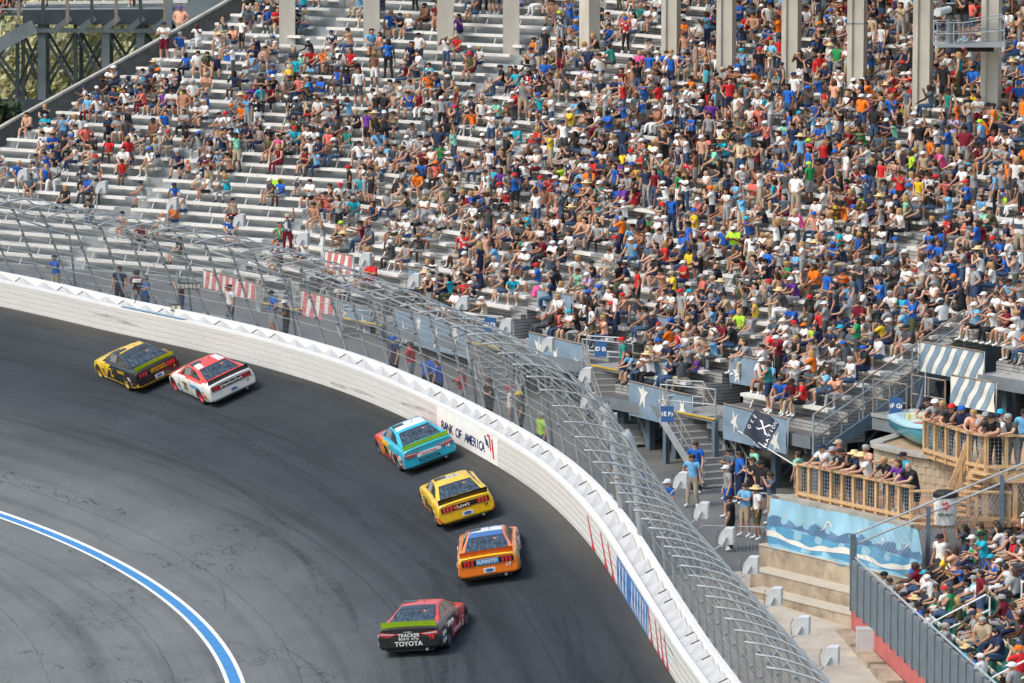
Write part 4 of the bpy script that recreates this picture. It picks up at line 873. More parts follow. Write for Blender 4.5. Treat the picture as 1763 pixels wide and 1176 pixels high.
# ------------------------------------------------------------------ stock cars
def trackhit(u, v):
    d = ray(u, v); o = V((0, 0, HC)); lo, hi = 60., 260.
    def g(t):
        p = o + d * t; q = p - TC; ph = math.degrees(math.atan2(q.y, q.x)); r = math.hypot(q.x, q.y) - RL
        zt = bankz(ph, min(r * SW / hw(ph), 13)) if r >= 0 else r * .03
        return p.z - zt
    for _ in range(60):
        m_ = (lo + hi) / 2
        if g(m_) > 0: lo = m_
        else: hi = m_
    p = o + d * lo; q = p - TC; ph = math.degrees(math.atan2(q.y, q.x)); v_ = (math.hypot(q.x, q.y) - RL) * SW / hw(ph)
    e = .4; a = trk(ph + e, v_) - trk(ph - e, v_); b_ = trk(ph, v_ + .5) - trk(ph, v_ - .5); n = b_.cross(a).normalized()
    return p, (n if n.z > 0 else -n)
CX = [-1.12, -1.08, -.9, -.5, 0, .6, 1.4, 2.2, 2.79, 3.25, 3.55, 3.75]
CW = [.90, .925, .945, .965, .985, .965, .95, .965, .985, .94, .85, .70]
CZ = [.90, .93, .945, .945, .94, .92, .90, .87, .82, .72, .64, .56]
CB = [.33, .27, .20, .15, .14, .12, .12, .12, .11, .09, .08, .09]
def ci(x, T): return float(np.interp(x, CX, T))
PAINT = {}
def paint(col, name):
    if name not in PAINT: PAINT[name] = mat('car paint ' + name, col, .30, var=.05, scale=6, coat=.5, stain=((.10, .09, .08), .30, 2.2))
    return PAINT[name]
P_ = {'black': paint((.012, .012, .014), 'black'), 'yellow': paint((.80, .50, .01), 'yellow'), 'white': paint((.78, .78, .77), 'white'), 'red': paint((.72, .05, .035), 'red'), 'cyan': paint((.02, .42, .60), 'cyan'), 'orange': paint((.85, .20, .015), 'orange'), 'blue': paint((.03, .13, .38), 'blue'), 'green': paint((.52, .80, .02), 'green'), 'orred': paint((.80, .13, .02), 'orange red'), 'silver': paint((.45, .46, .48), 'silver'), 'sky': paint((.05, .32, .60), 'sky blue'), 'gold': paint((.22, .15, .06), 'dark gold'), 'dred': paint((.40, .02, .03), 'dark red')}
M_tyre = mat('tyre rubber', (.018, .018, .019), .8, var=.15, scale=8); M_lamp = mat('red lamp lens', (.55, .03, .04), .2, var=0, coat=.5); M_bpan = mat('gloss black panel', (.01, .01, .012), .25, var=0)
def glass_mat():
    m = mat('rear glass with painted sky glints', (.02, .032, .045), .10, var=.9, scale=2.2, streak=(1.5, 4, 1), spec=.6, stain=((.16, .22, .28), .7, 1.6)); return m  # sky reflections painted into the glass colour as pale streaks
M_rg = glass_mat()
def ring_at(x):
    w_ = ci(x, CW); zt = ci(x, CZ); zb = ci(x, CB); h = zt - zb
    half = [(0, zb), (w_ - .10, zb), (w_ - .03, zb + .05), (w_ - .005, zb + .16), (w_, zb + h * .38), (w_ - .004, zb + h * .55), (w_ - .02, zb + h * .72), (w_ - .045, zt - .10), (w_ - .085, zt - .03), (w_ - .15, zt), (w_ * .6, zt + .02), (w_ * .3, zt + .03), (0, zt + .033)]
    return [V((x, y, z)) for y, z in half] + [V((x, -y, z)) for y, z in reversed(half[1:-1])]
XS = sorted(set(list(np.linspace(-1.08, 3.7, 42)) + CX))
def car_body_base():
    mb = MB(); rings = [ring_at(x) for x in XS]; mb.loft(rings, None, closed=True); n = len(rings[0])
    mb.add(rings[0], [tuple(range(n))]); mb.add(rings[-1], [tuple(reversed(range(n)))])
    o = mb.build('body_base', m=P_['black']); bm = bmesh.new(); bm.from_mesh(o.data); bmesh.ops.remove_doubles(bm, verts=bm.verts, dist=.0004); bmesh.ops.recalc_face_normals(bm, faces=bm.faces); bm.to_mesh(o.data); bm.free()
    cut = MB()
    for x in (0, 2.79):
        for s_ in (-1, 1): cut.tube([(x, s_ * .58, .33), (x, s_ * 1.3, .33)], .375, 28)
    c = fixn(cut.build('cutter', m=P_['black'])); md = o.modifiers.new('b', 'BOOLEAN'); md.operation = 'DIFFERENCE'; md.object = c; md.solver = 'EXACT'
    dg = bpy.context.evaluated_depsgraph_get(); me = bpy.data.meshes.new_from_object(o.evaluated_get(dg)); bpy.data.objects.remove(o); bpy.data.objects.remove(c)
    vs = [v.co.copy() for v in me.vertices]; fs = [tuple(p.vertices) for p in me.polygons]; nr = [p.normal.copy() for p in me.polygons]; ce = [p.center.copy() for p in me.polygons]; bpy.data.meshes.remove(me)
    return vs, fs, nr, ce
BODY = car_body_base()
def gh_top(x):      # greenhouse profile
    return float(np.interp(x, [-.62, -.3, .2, .55, .8, 1.1, 1.45, 1.62, 2.0, 2.42], [.955, 1.03, 1.17, 1.245, 1.275, 1.285, 1.275, 1.25, 1.08, .875]))
def gh_ring(x, off=0.):
    zb = ci(x, CZ) - .01; zt = max(zb + .01, gh_top(x)); k = (zt - zb); wb = .80; wt = wb - .62 * k
    half = [(wb, zb), (wb - .62 * k * .5, zb + k * .5), (wt + .02, zt - .045 * min(1, k * 5)), (wt - .05, zt - .008), (wt * .5, zt + .008), (0, zt + .012)]
    return [V((x, y, z)) for y, z in half] + [V((x, -y, z)) for y, z in reversed(half[:-1])]
def gside(x, f, s_):   # point on the greenhouse side at height fraction f
    zb = ci(x, CZ) - .01; k = gh_top(x) - zb; return V((x, s_ * (.80 - .62 * k * f + .012), zb + k * f))
def gtop(x, yf, off=.012):
    zb = ci(x, CZ) - .01; k = max(0.01, gh_top(x) - zb); w_ = .80 - .62 * k - .04; return V((x, yf * w_, gh_top(x) + off + .008 * (1 - abs(yf))))
def car(no, u, v, hdg, label, body_f, roof_f, spoiler, side_txt, rear, lights, rim, extra=None, numcol='white', roofnum=None):
    p, n = trackhit(u, v); f = V((math.sin(R_(-hdg)), math.cos(R_(-hdg)), 0)); f = (f - n * f.dot(n)).normalized(); f.z *= .45; f.normalize(); n = (n - f * f.dot(n)).normalized(); l = n.cross(f)
    t = thing('race_car', label, 'race car', tuple(p), 'stock cars racing on the banking'); M = Matrix((f, l, n)).transposed(); t.rotation_mode = 'QUATERNION'; t.rotation_quaternion = M.to_quaternion(); t.scale = (1, 1.03, .95)
    vs, fs, nr, ce = BODY; mb = MB()
    for q, N_, c in zip(fs, nr, ce):
        inside = abs(c.y) < .93 and N_.z < .2 and (c.x ** 2 + (c.z - .33) ** 2 < .39 ** 2 or (c.x - 2.79) ** 2 + (c.z - .33) ** 2 < .39 ** 2) and abs(N_.x) + abs(N_.z) > .3
        mb.f.append(list(q)); mb.m.append(mb.mi(M_black if (N_.z < -.6 or inside) else P_[body_f(c, N_)]))
    mb.v = [tuple(x) for x in vs]; o = mb.build('body', t); fixn(o, 32)
    mb = MB(); xs = list(np.linspace(-.62, 2.42, 44)); rg = [gh_ring(x) for x in xs]; k = len(rg[0])
    for a, b_, x in zip(rg, rg[1:], xs):
        for i in range(k - 1):
            c = (a[i] + b_[i + 1]) / 2; mb.add([a[i], a[i + 1], b_[i + 1], b_[i]], [(0, 1, 2, 3)], P_[roof_f(c)])
    o = mb.build('roof', t); bm = bmesh.new(); bm.from_mesh(o.data); bmesh.ops.remove_doubles(bm, verts=bm.verts, dist=.0003); bm.to_mesh(o.data); bm.free(); fixn(o, 40)
    def panel(name, rows, m_): mb = MB(); mb.loft(rows, m_); return mb.build(name, t, smooth=True)
    panel('rear_window', [[gtop(x, y) for y in np.linspace(-.93, .93, 9)] for x in np.linspace(-.50, .40, 9)], M_rg)
    panel('windscreen', [[gtop(x, y) for y in np.linspace(-.94, .94, 9)] for x in np.linspace(1.66, 2.34, 8)], M_glass)
    for s_ in (-1, 1):
        panel('side_window', [[gside(x, fz, s_) for fz in np.linspace(.18, .88, 5)] for x in np.linspace(.98, 1.62, 6)] + [[gside(x, .18 + (fz - .18) * q, s_) for fz in np.linspace(.18, .88, 5)] for x, q in ((1.8, .72), (2.0, .35))], M_glass)
        panel('quarter_window', [[gside(x, .2 + (fz - .2) * q, s_) for fz in np.linspace(.2, .86, 5)] for x, q in ((-.02, .25), (.2, .7), (.45, .95), (.9, 1.0))], M_rg)
    mb = MB()
    for k in range(9): mb.beam(gside(1.02 + k * .07, .2, 1) + V((0, .012, 0)), gside(1.02 + k * .07, .86, 1) + V((0, .012, 0)), .014, .012, P_['silver'])
    for fz in (.3, .45, .6, .75): mb.beam(gside(1.0, fz, 1) + V((0, .014, 0)), gside(1.6, fz, 1) + V((0, .014, 0)), .012, .014, P_['silver'])
    mb.build('window_net', t)
    mb = MB(); Z0 = ci(-1.0, CZ)
    mb.loft([[V((-1.00 - .08 * q, y, Z0 - .01 + .205 * q + .012 * (1 - (y / .8) ** 2))) for q in (0, .5, 1)] for y in np.linspace(-.82, .82, 9)], P_[spoiler]); mb.loft([[V((-1.00 - .08 * q + .02, y, Z0 - .01 + .205 * q)) for q in (1, .5, 0)] for y in np.linspace(-.82, .82, 9)], P_[spoiler] if spoiler != 'green' else P_['black']); mb.build('spoiler', t)
    for x in (0, 2.79):
        for s_ in (-1, 1):
            w_ = MB(); prof = [(.22, .20), (.335, .20), (.35, .18), (.35, -.08), (.335, -.10), (.22, -.10)]; N = 26
            w_.loft([[V((r_ * math.cos(2 * math.pi * a / N), y, r_ * math.sin(2 * math.pi * a / N))) for r_, y in prof] for a in range(N + 1)], M_tyre); base = V((x, s_ * .76, .345))
            wh = w_.build('wheel', t, smooth=True); wh.location = base; wh.scale = (1, s_, 1)
            r2 = MB(); r2.loft([[V((r_ * math.cos(2 * math.pi * a / N), y, r_ * math.sin(2 * math.pi * a / N))) for r_, y in ((.225, .205), (.205, .195), (.19, .13), (.07, .12), (.06, .17), (0.001, .17))] for a in range(N + 1)], rim)
            for a in range(10): c = V((.13 * math.cos(2 * math.pi * a / 10), .128, .13 * math.sin(2 * math.pi * a / 10))); r2.box(c, (.05, .012, .05), None, M_black)
            r2.build('rim', wh, smooth=True)
    xr = -1.127
    if lights == 'bars':
        mb = MB(); mb.loft([[V((xr, y, .845)), V((xr - .006, y, .77)), V((xr, y, .655))] for y in np.linspace(-.80, .80, 9)], M_bpan); mb.build('rear_panel', t)
        for s_ in (-1, 1):
            mb = MB()
            for k in range(3): mb.box((xr - .012, s_ * (.47 + k * .115), .75), (.016, .082, .165), None, M_lamp)
            mb.build('tail_light', t)
        mb = MB(); mb.box((xr - .004, -.02, .45), (.012, .36, .16), None, P_['white']); mb.prism([V((xr - .012, -.02 + .13 * math.cos(a), .45 + .055 * math.sin(a))) for a in np.linspace(0, 2 * math.pi, 17)[:-1]], (-.006, 0, 0), P_['blue']); mb.build('bumper_emblem', t)
    else:
        for s_ in (-1, 1):
            mb = MB(); mb.prism([V((xr + .004, s_ * .28, .745)), V((xr + .004, s_ * .86, .82)), V((xr + .004, s_ * .88, .70)), V((xr + .004, s_ * .60, .655))], (-.02, 0, 0), M_lamp)
            mb.prism([V((xr - .016, s_ * .40, .748)), V((xr - .016, s_ * .85, .792)), V((xr - .016, s_ * .85, .752)), V((xr - .016, s_ * .5, .722))], (-.008, 0, 0), P_['silver']); mb.build('tail_light', t)
    mb = MB(); mb.box((-.95, 0, .22), (.03, 1.4, .14), None, M_black); mb.tube([(-1.10, -.5, .22), (-.8, -.5, .2)], .05, 8, M_galvd); mb.build('diffuser', t)
    for txt, y, z, sz, m_ in rear:
        mb = MB(); put_text(mb, txt, sz, (xr - .018, -y, z), (0, -1, 0), UP, P_[m_], bold=sz * .02); mb.build('rear_lettering', t)
    for s_ in (-1, 1):
        for txt, x, z, sz, m_ in side_txt:
            y = s_ * (ci(x, CW) + .006); mb = MB(); put_text(mb, txt, sz, (x, y, z), (-s_, 0, 0), UP, P_[m_], bold=sz * .025, ext=.008); mb.build('door_number' if sz > .35 else 'side_lettering', t)
    if roofnum:
        mb = MB(); put_text(mb, roofnum[0], .72, (1.08, 0, 1.305), (0, -1, 0) if 1 else (1, 0, 0), (1, 0, 0), P_[roofnum[1]], bold=.02); mb.build('roof_number', t)
    cols = ('white', 'red', 'yellow', 'sky', 'white', 'orange', 'black', 'gold'); rq = random.Random(int(no))
    for s_ in (-1, 1):
        mb = MB()
        for k in range(5):
            z = .34 + k * .075; x = -.66 + .05 * k; mb.box((x, s_ * (ci(x, CW) + .002), z), (.22, .012, .055), None, P_[rq.choice(cols)])
        mb.build('contingency_decals', t); mb = MB()
        for k in range(6):
            x = 2.16 + .04 * (k % 2); z = .25 + k * .07; mb.box((x, s_ * (ci(x, CW) + .002), z), (.15, .012, .05), None, P_[rq.choice(cols)])
        mb.build('contingency_decals', t)
    mb = MB()
    for s_ in (-1, 1):
        for x in (.88, 1.98, -.50): mb.tube([(x, s_ * (ci(x, CW) - .001), .22), (x + .02, s_ * (ci(x, CW) + .002), .5), (x, s_ * (ci(x, CW) - .035), .84)], .006, 4, M_black)
    mb.tube([(-1.132, -.86, .63), (-1.135, 0, .635), (-1.132, .86, .63)], .006, 4, M_black); mb.tube([(-1.128, -.84, .905), (-1.13, .84, .905)], .006, 4, M_black)
    mb.build('panel_seams', t)
    mb = MB(); mb.loft([[gtop(x, y, .016) for y in np.linspace(-.93, .93, 7)] for x in (.33, .41)], P_['black']); mb.build('window_band', t)
    mb = MB()
    for k, y in enumerate((-.45,)): mb.loft([[gtop(x, y + d, .017) for d in (-.05, .05)] for x in (.12, .22)], P_[('orange', 'red')[k]])
    mb.build('window_decals', t)
    if extra: extra(t, xr)
    mb = MB(); mb.tube([(.95, -.12, 1.29), (.93, -.12, 1.42)], .008, 4, M_black); mb.build('antenna', t); mb = MB(); mb.box((1.2, .35, 1.297), (.3, .4, .012), None, P_['black']); mb.build('roof_flap', t)
    print('CAR', no, 'pitch', round(math.degrees(math.asin(f.z)), 1), 'bank', round(math.degrees(math.acos(n.z)), 1))
    return t
M_rgold = mat('gold rim', (.42, .28, .06), .4, metal=.3, var=0); M_rred = mat('red rim', (.5, .03, .06), .4, var=0); M_rdark = mat('dark rim', (.08, .08, .085), .4, metal=.3, var=0)
def label_box(y, z, w_, h, m_):
    def f(t, xr): mb = MB(); mb.box((xr - .006, -y, z), (.014, w_, h), None, P_[m_]); mb.build('sponsor_plate', t)
    return f
def b2(c, N_):
    if c.z < .30 and c.x < 2.6 or c.x < -1.0 and c.z < .44: return 'yellow'
    if c.x > 2.0 - (c.z - .3) * .9 and c.z < .86: return 'yellow'
    return 'black'
car('2', 261, 655, 25, 'black and yellow race car with number 2, leading near the wall', b2, lambda c: 'yellow' if .9 < c.x < 1.45 and abs(c.y) < .42 or 1.45 < c.x < 1.7 and abs(c.y) < .16 else 'black', 'green',
    [('2', 1.35, .56, .52, 'yellow'), ('ALLIANCE', .15, .80, .15, 'yellow')], [('HEAVY DUTY', .05, .795, .105, 'yellow'), ('TRUCK PARTS', .05, .70, .105, 'yellow'), ('2', .68, .56, .13, 'yellow')], 'bars', M_rgold)
car('21', 390, 678, 23, 'white race car with red roof and number 21, beside the wall', lambda c, N_: 'red' if c.z > .88 and c.x > -.4 or (c.x > 2.9 and c.z > .6) else 'white', lambda c: 'white' if .5 < c.x < 1.3 and (abs(c.y) < .12 or .30 < abs(c.y) < .5) else 'red', 'black',
    [('21', 1.38, .56, .50, 'gold'), ('Quick Lane', .25, .74, .19, 'sky'), ('==', -.55, .45, .2, 'red')], [('#NewFordTech', .0, .75, .14, 'white'), ('21', .62, .53, .13, 'gold')], 'bars', M_rred)
def b18(c, N_):
    if c.x > 2.3: return 'red'
    if c.x > 1.8: return 'orange'
    if c.x > .9 and N_.z < .6: return 'yellow' if c.z > .35 else 'red'
    if abs(N_.y) > .5 and c.x > -.9 and c.z < .75: return 'white' if math.sin(c.x * 9 + c.z * 11) > 0 else 'dred'
    return 'cyan'
car('18', 734, 794, 13.5, 'pale blue race car with number 18 sliding beside the painted sign', b18, lambda c: 'white' if .62 < c.x < 1.4 and abs(c.y) < .5 else 'cyan', 'green',
    [('18', 1.38, .56, .5, 'black')], [('TOYOTA', -.05, .43, .19, 'black'), ('18', .66, .60, .17, 'white'), ('Harris Teeter', .0, .655, .105, 'red')], 'wedge', M_rdark, label_box(0, .655, .86, .14, 'white'))
def b34(c, N_):
    if c.z < .34 + .10 * math.sin(c.x * 2): return 'orred'
    if c.x < -1.05 and c.z < .50 and abs(c.y) > .25 + c.z: return 'red'
    if .36 < c.z < .5 and c.x < .4 and abs(N_.y) > .4: return 'orange'
    return 'yellow'
def heart(t, xr):
    mb = MB(); P = [(0, -.075), (.075, .01), (.07, .05), (.04, .065), (0, .035), (-.04, .065), (-.07, .05), (-.075, .01)]; mb.prism([V((xr - .012, .33 - a, .75 + b_)) for a, b_ in P], (-.008, 0, 0), P_['red']); mb.build('heart_emblem', t)
car('34', 801, 891, 8, 'yellow race car with red trim and black spoiler, number 34', b34, lambda c: 'silver' if .95 < c.x < 1.2 and abs(c.y) < .34 else 'yellow', 'black',
    [('34', 1.38, .56, .5, 'black'), ('LOVES', .15, .68, .2, 'black')], [("Love's", -.06, .75, .165, 'white'), ('34', .66, .55, .13, 'black')], 'bars', M_rdark, heart)
def b17(c, N_):
    if c.x < -.9 and c.z > .84: return 'yellow'
    if abs(N_.y) > .5 and c.x > -.7: return 'white' if c.z > .6 and math.sin(c.x * 6) > 0 else ('sky' if c.x > .2 and c.z < .45 else 'yellow' if c.x < .6 else 'orange')
    return 'orange'
car('17', 846, 989, -1.5, 'orange race car with blue roof and orange spoiler, number 17', b17, lambda c: 'orange' if abs(c.y) > .52 or c.z < 1.0 and abs(c.y) > .4 else ('white' if .85 < c.x < 1.35 and abs(c.y) < .40 else 'blue'), 'orred',
    [('17', 1.38, .56, .5, 'white')], [('SUNNYD', -.02, .75, .155, 'white'), ('17', .62, .56, .17, 'white')], 'bars', M_rdark, label_box(0, .75, .70, .19, 'sky'))
def b19(c, N_):
    if c.x > .55 and (c.z < .74 or c.x > 1.9): return 'red' if not (.75 < c.x < 1.9 and .34 < c.z < .44) else 'white'
    if c.x > 2.2: return 'red'
    return 'black'
car('19', 720, 1117, -10.5, 'black and red race car with number 19, lowest and nearest on the track', b19, lambda c: 'red' if abs(c.y) > .50 or .75 < c.x < 1.45 else 'black', 'green',
    [('19', 1.42, .56, .5, 'black'), ('BASS PRO', .28, .74, .19, 'white'), ('AUTO', -.62, .62, .17, 'white'), ('PARTS', -.62, .40, .17, 'white')], [('TOYOTA', -.02, .43, .20, 'white'), ('TRACKER', .0, .70, .15, 'white'), ('BOATS', -.15, .585, .10, 'white'), ('ATVs', .18, .585, .10, 'white'), ('CAMRY', -.02, .80, .075, 'silver'), ('19', .68, .60, .16, 'red')], 'wedge', M_rdark)

# ------------------------------------------------------------------ far left: steel framed stand and the wood behind it
M_far = mat('dark steel frame', (.045, .06, .07), .6, var=.2, scale=1); M_far2 = mat('pale steel frame', (.17, .20, .215), .6, var=.2, scale=1)
tr = thing('steel_grandstand', 'dark cross braced steel stand beyond the left parapet', 'grandstand', tuple(pxd(150, 230, 246)))
Yt = 246.
def tp(u, v, dy=0.): return pxd(u, v, Yt + dy)
for dy in (0, 5.0):
    for k, u in enumerate((30, 72, 130, 182, 242, 300, 352)):
        mb = MB(); big = u in (72, 182, 242); mb.beam(tp(u + dy * 2, 42, dy), tp(u + dy * 2, 250, dy), .42 if big and dy == 0 else .2, .25, M_far2 if big and dy == 0 else M_far, up=V((0, 1, 0))); child(mb, tr, 'column')
    us = (-40, 30, 72, 130, 182, 242, 300, 352)
    for a, b_ in zip(us, us[1:]):
        if b_ - a > 30:
            for v0, v1 in ((55, 150), (150, 245)):
                mb = MB(); mb.beam(tp(a + dy * 2, v0, dy), tp(b_ + dy * 2, v1, dy), .14, .14, M_far, up=V((0, 1, 0))); mb.beam(tp(a + dy * 2, v1, dy + .3), tp(b_ + dy * 2, v0, dy + .3), .14, .14, M_far if dy == 0 else M_far2, up=V((0, 1, 0))); child(mb, tr, 'cross_brace')
mb = MB(); mb.beam(tp(60, 52), tp(300, 53), .5, .22, M_far2); mb.beam(tp(40, 27), tp(330, 27), .6, .9, M_far); mb.beam(tp(-20, 178), tp(80, 180), .5, .5, M_far); mb.beam(tp(-30, 93, -1), tp(60, 44, -1), .5, .7, M_far2)
for k in range(6): mb.beam(tp(96 + 42 * k, 50, -.6), tp(122 + 42 * k, 30, -.6), .2, .3, M_far2)
child(mb, tr, 'deck_girder')
mb = MB()
for k in range(4): mb.beam(tp(-40, 20 - 14 * k, 1.5 + k * .8), tp(420, 16 - 14 * k, 1.5 + k * .8), .3, .14, M_bench); mb.beam(tp(-40, 25 - 14 * k, 1.5 + k * .8), tp(420, 22 - 14 * k, 1.5 + k * .8), .9, .1, M_far2)
child(mb, tr, 'bench_rows')
mb = MB()
for k in range(9): mb.beam(tp(-10 + 42 * k, 40, -1.2), tp(-10 + 42 * k, -20, -1.2), .16, .16, M_rust if k % 2 else M_far, up=V((0, 1, 0)))
mb.beam(tp(-30, 16, -1.2), tp(330, 14, -1.2), .08, .08, M_galv); mb.beam(tp(290, 55, -1.5), tp(292, -10, -1.5), .35, .35, M_far2, up=V((0, 1, 0))); mb.beam(tp(300, 40, -1.5), tp(470, -60, -1.5), .5, 1.2, M_far2)
child(mb, tr, 'railing')
LEAF = [mat('leaf ' + n, c, .8, var=.25, scale=.6) for n, c in (('yellow green', (.46, .43, .22)), ('olive', (.38, .39, .25)), ('mid green', (.32, .36, .22)), ('dark green', (.035, .065, .025)))]  # all but dark green paled, distance haze put into the colour
M_bark = mat('bark', (.10, .08, .06), .9, var=.3)
def tree(label, p, h, r, cols, n=1500, seed=0, leaf=.5):
    rd = np.random.RandomState(seed); t = thing('tree', label, 'tree', tuple(p), 'trees beyond the stands'); mb = MB()
    mb.tube([(0, 0, 0), (.2, .1, h * .3), (.1, 0, h * .6)], [.35, .26, .14], 8, M_bark)
    for k in range(6): a = rd.rand() * 6.28; mb.tube([(.15, .05, h * (.25 + .06 * k)), (math.cos(a) * r * .6, math.sin(a) * r * .6, h * (.45 + .07 * k))], [.14, .04], 6, M_bark)
    mb.build('trunk', t); cl = [(rd.normal(0, r * .45), rd.normal(0, r * .45), h * (.35 + .6 * rd.rand()), r * (.28 + .3 * rd.rand()), rd.randint(len(cols))) for _ in range(22)]; mb = MB()
    for k in range(n):
        c = cl[rd.randint(len(cl))]; d = rd.normal(size=3); d /= np.linalg.norm(d); q = np.array(c[:3]) + d * c[3] * rd.rand() ** .35; a = V(rd.normal(size=3)).normalized(); b_ = a.orthogonal(); c2 = a.cross(b_); s_ = leaf * (.5 + rd.rand())
        q = V(q); mb.add([q - b_ * s_, q + c2 * s_ * .6, q + b_ * s_, q - c2 * s_ * .6], [(0, 1, 2, 3)], cols[c[4]])
    mb.build('crown', t)
TL = ['yellow green tree behind the left steel columns', 'olive tree seen through the middle braces', 'bright yellow tree between the steel columns', 'hazy olive tree right of the pale column', 'yellow tree above the parapet by the conduits', 'pale tree low behind the truss', 'olive tree far behind the top left deck', 'yellowish tree beyond the upper parapet']
for k, (u, y, h, r, cc) in enumerate([(60, 330, 22, 7, (0, 1)), (150, 345, 23, 8, (1, 2, 0)), (115, 300, 16, 5, (0, 0, 1)), (235, 335, 21, 7, (1, 0)), (345, 330, 24, 8, (0, 1)), (5, 320, 18, 6, (1, 2)), (300, 350, 25, 9, (1, 0, 2)), (420, 345, 27, 9, (0, 1))]):
    P = pxd(u, 300, y); tree(TL[k], (P.x, y, -2.0), h, r, [LEAF[c] for c in cc], 11000, k, .17)
P = pxd(12, 235, 228); tree('dark green tree at the far left edge below the parapet', (P.x - .5, 228, 1.5), 8.5, 2.2, [LEAF[3], LEAF[3], LEAF[2]], 1500, 77, .28)

# ------------------------------------------------------------------ people: skinned pose templates, clothing cut from the same surface
SKINS = [mat('skin ' + n, c, .6, var=.05) for n, c in (('fair', (.56, .33, .23)), ('light', (.48, .26, .17)), ('tanned', (.38, .18, .11)), ('brown', (.20, .095, .055)), ('dark', (.075, .035, .022)))]
HAIRS = {'brown': mat('brown hair', (.05, .028, .015), .6, var=.1), 'dark': mat('dark hair', (.012, .010, .009), .5, var=.1), 'blond': mat('blond hair', (.42, .27, .10), .6, var=.1), 'grey': mat('grey hair', (.36, .35, .33), .7, var=.1), 'auburn': mat('auburn hair', (.14, .04, .02), .6, var=.1)}
CLO = {}
for n, c in dict(white=(.74, .74, .73), black=(.022, .022, .026), navy=(.024, .036, .085), blue=(.02, .12, .48), sky=(.16, .42, .68), turquoise=(.02, .40, .52), teal=(.03, .24, .21), red=(.58, .025, .03), maroon=(.16, .012, .025), coral=(.75, .17, .14), orange=(.82, .18, .015), yellow=(.78, .55, .03), lime=(.42, .72, .05), green=(.02, .28, .09), pink=(.78, .10, .30), purple=(.14, .04, .30), grey=(.30, .31, .32), charcoal=(.07, .075, .084), slate=(.085, .12, .155), tan=(.45, .36, .25), khaki=(.42, .36, .26), olive=(.09, .10, .05), denim=(.05, .09, .17), mint=(.25, .62, .46), lilac=(.45, .36, .58), peach=(.80, .40, .28), straw=(.66, .50, .26)).items():
    CLO[n] = mat('cloth ' + n, c, .8, var=.16, scale=7, spec=.2)
SHIRT_W = [('white', 58), ('black', 28), ('navy', 22), ('blue', 19), ('sky', 13), ('turquoise', 5), ('teal', 3), ('red', 13), ('maroon', 7), ('coral', 4), ('orange', 6), ('yellow', 3.5), ('lime', 1.8), ('green', 1.8), ('pink', 2), ('purple', 2), ('grey', 26), ('charcoal', 20), ('slate', 12), ('tan', 5), ('olive', 4), ('mint', 1.5), ('lilac', 1.5), ('peach', 2)]
PANT_W = [('khaki', 14), ('denim', 30), ('grey', 18), ('black', 18), ('charcoal', 14), ('tan', 4), ('white', 5), ('navy', 12), ('maroon', 2), ('olive', 4)]
HAT_W = [('black cap', 20), ('white cap', 14), ('navy cap', 8), ('grey cap', 9), ('red cap', 4.5), ('blue cap', 4), ('tan cap', 4), ('orange cap', 1), ('lime cap', .6), ('straw hat', 2.5), ('turquoise cap', 1), ('short brown hair', 22), ('short dark hair', 16), ('short grey hair', 7), ('short blond hair', 5), ('long brown hair', 9), ('long blond hair', 4), ('long dark hair', 7), ('long auburn hair', 3), ('a shaved head', 3)]
def pick(rd, W): 
    t = rd.rand() * sum(x for _, x in W)
    for n, x in W:
        t -= x
        if t <= 0: return n
    return W[-1][0]
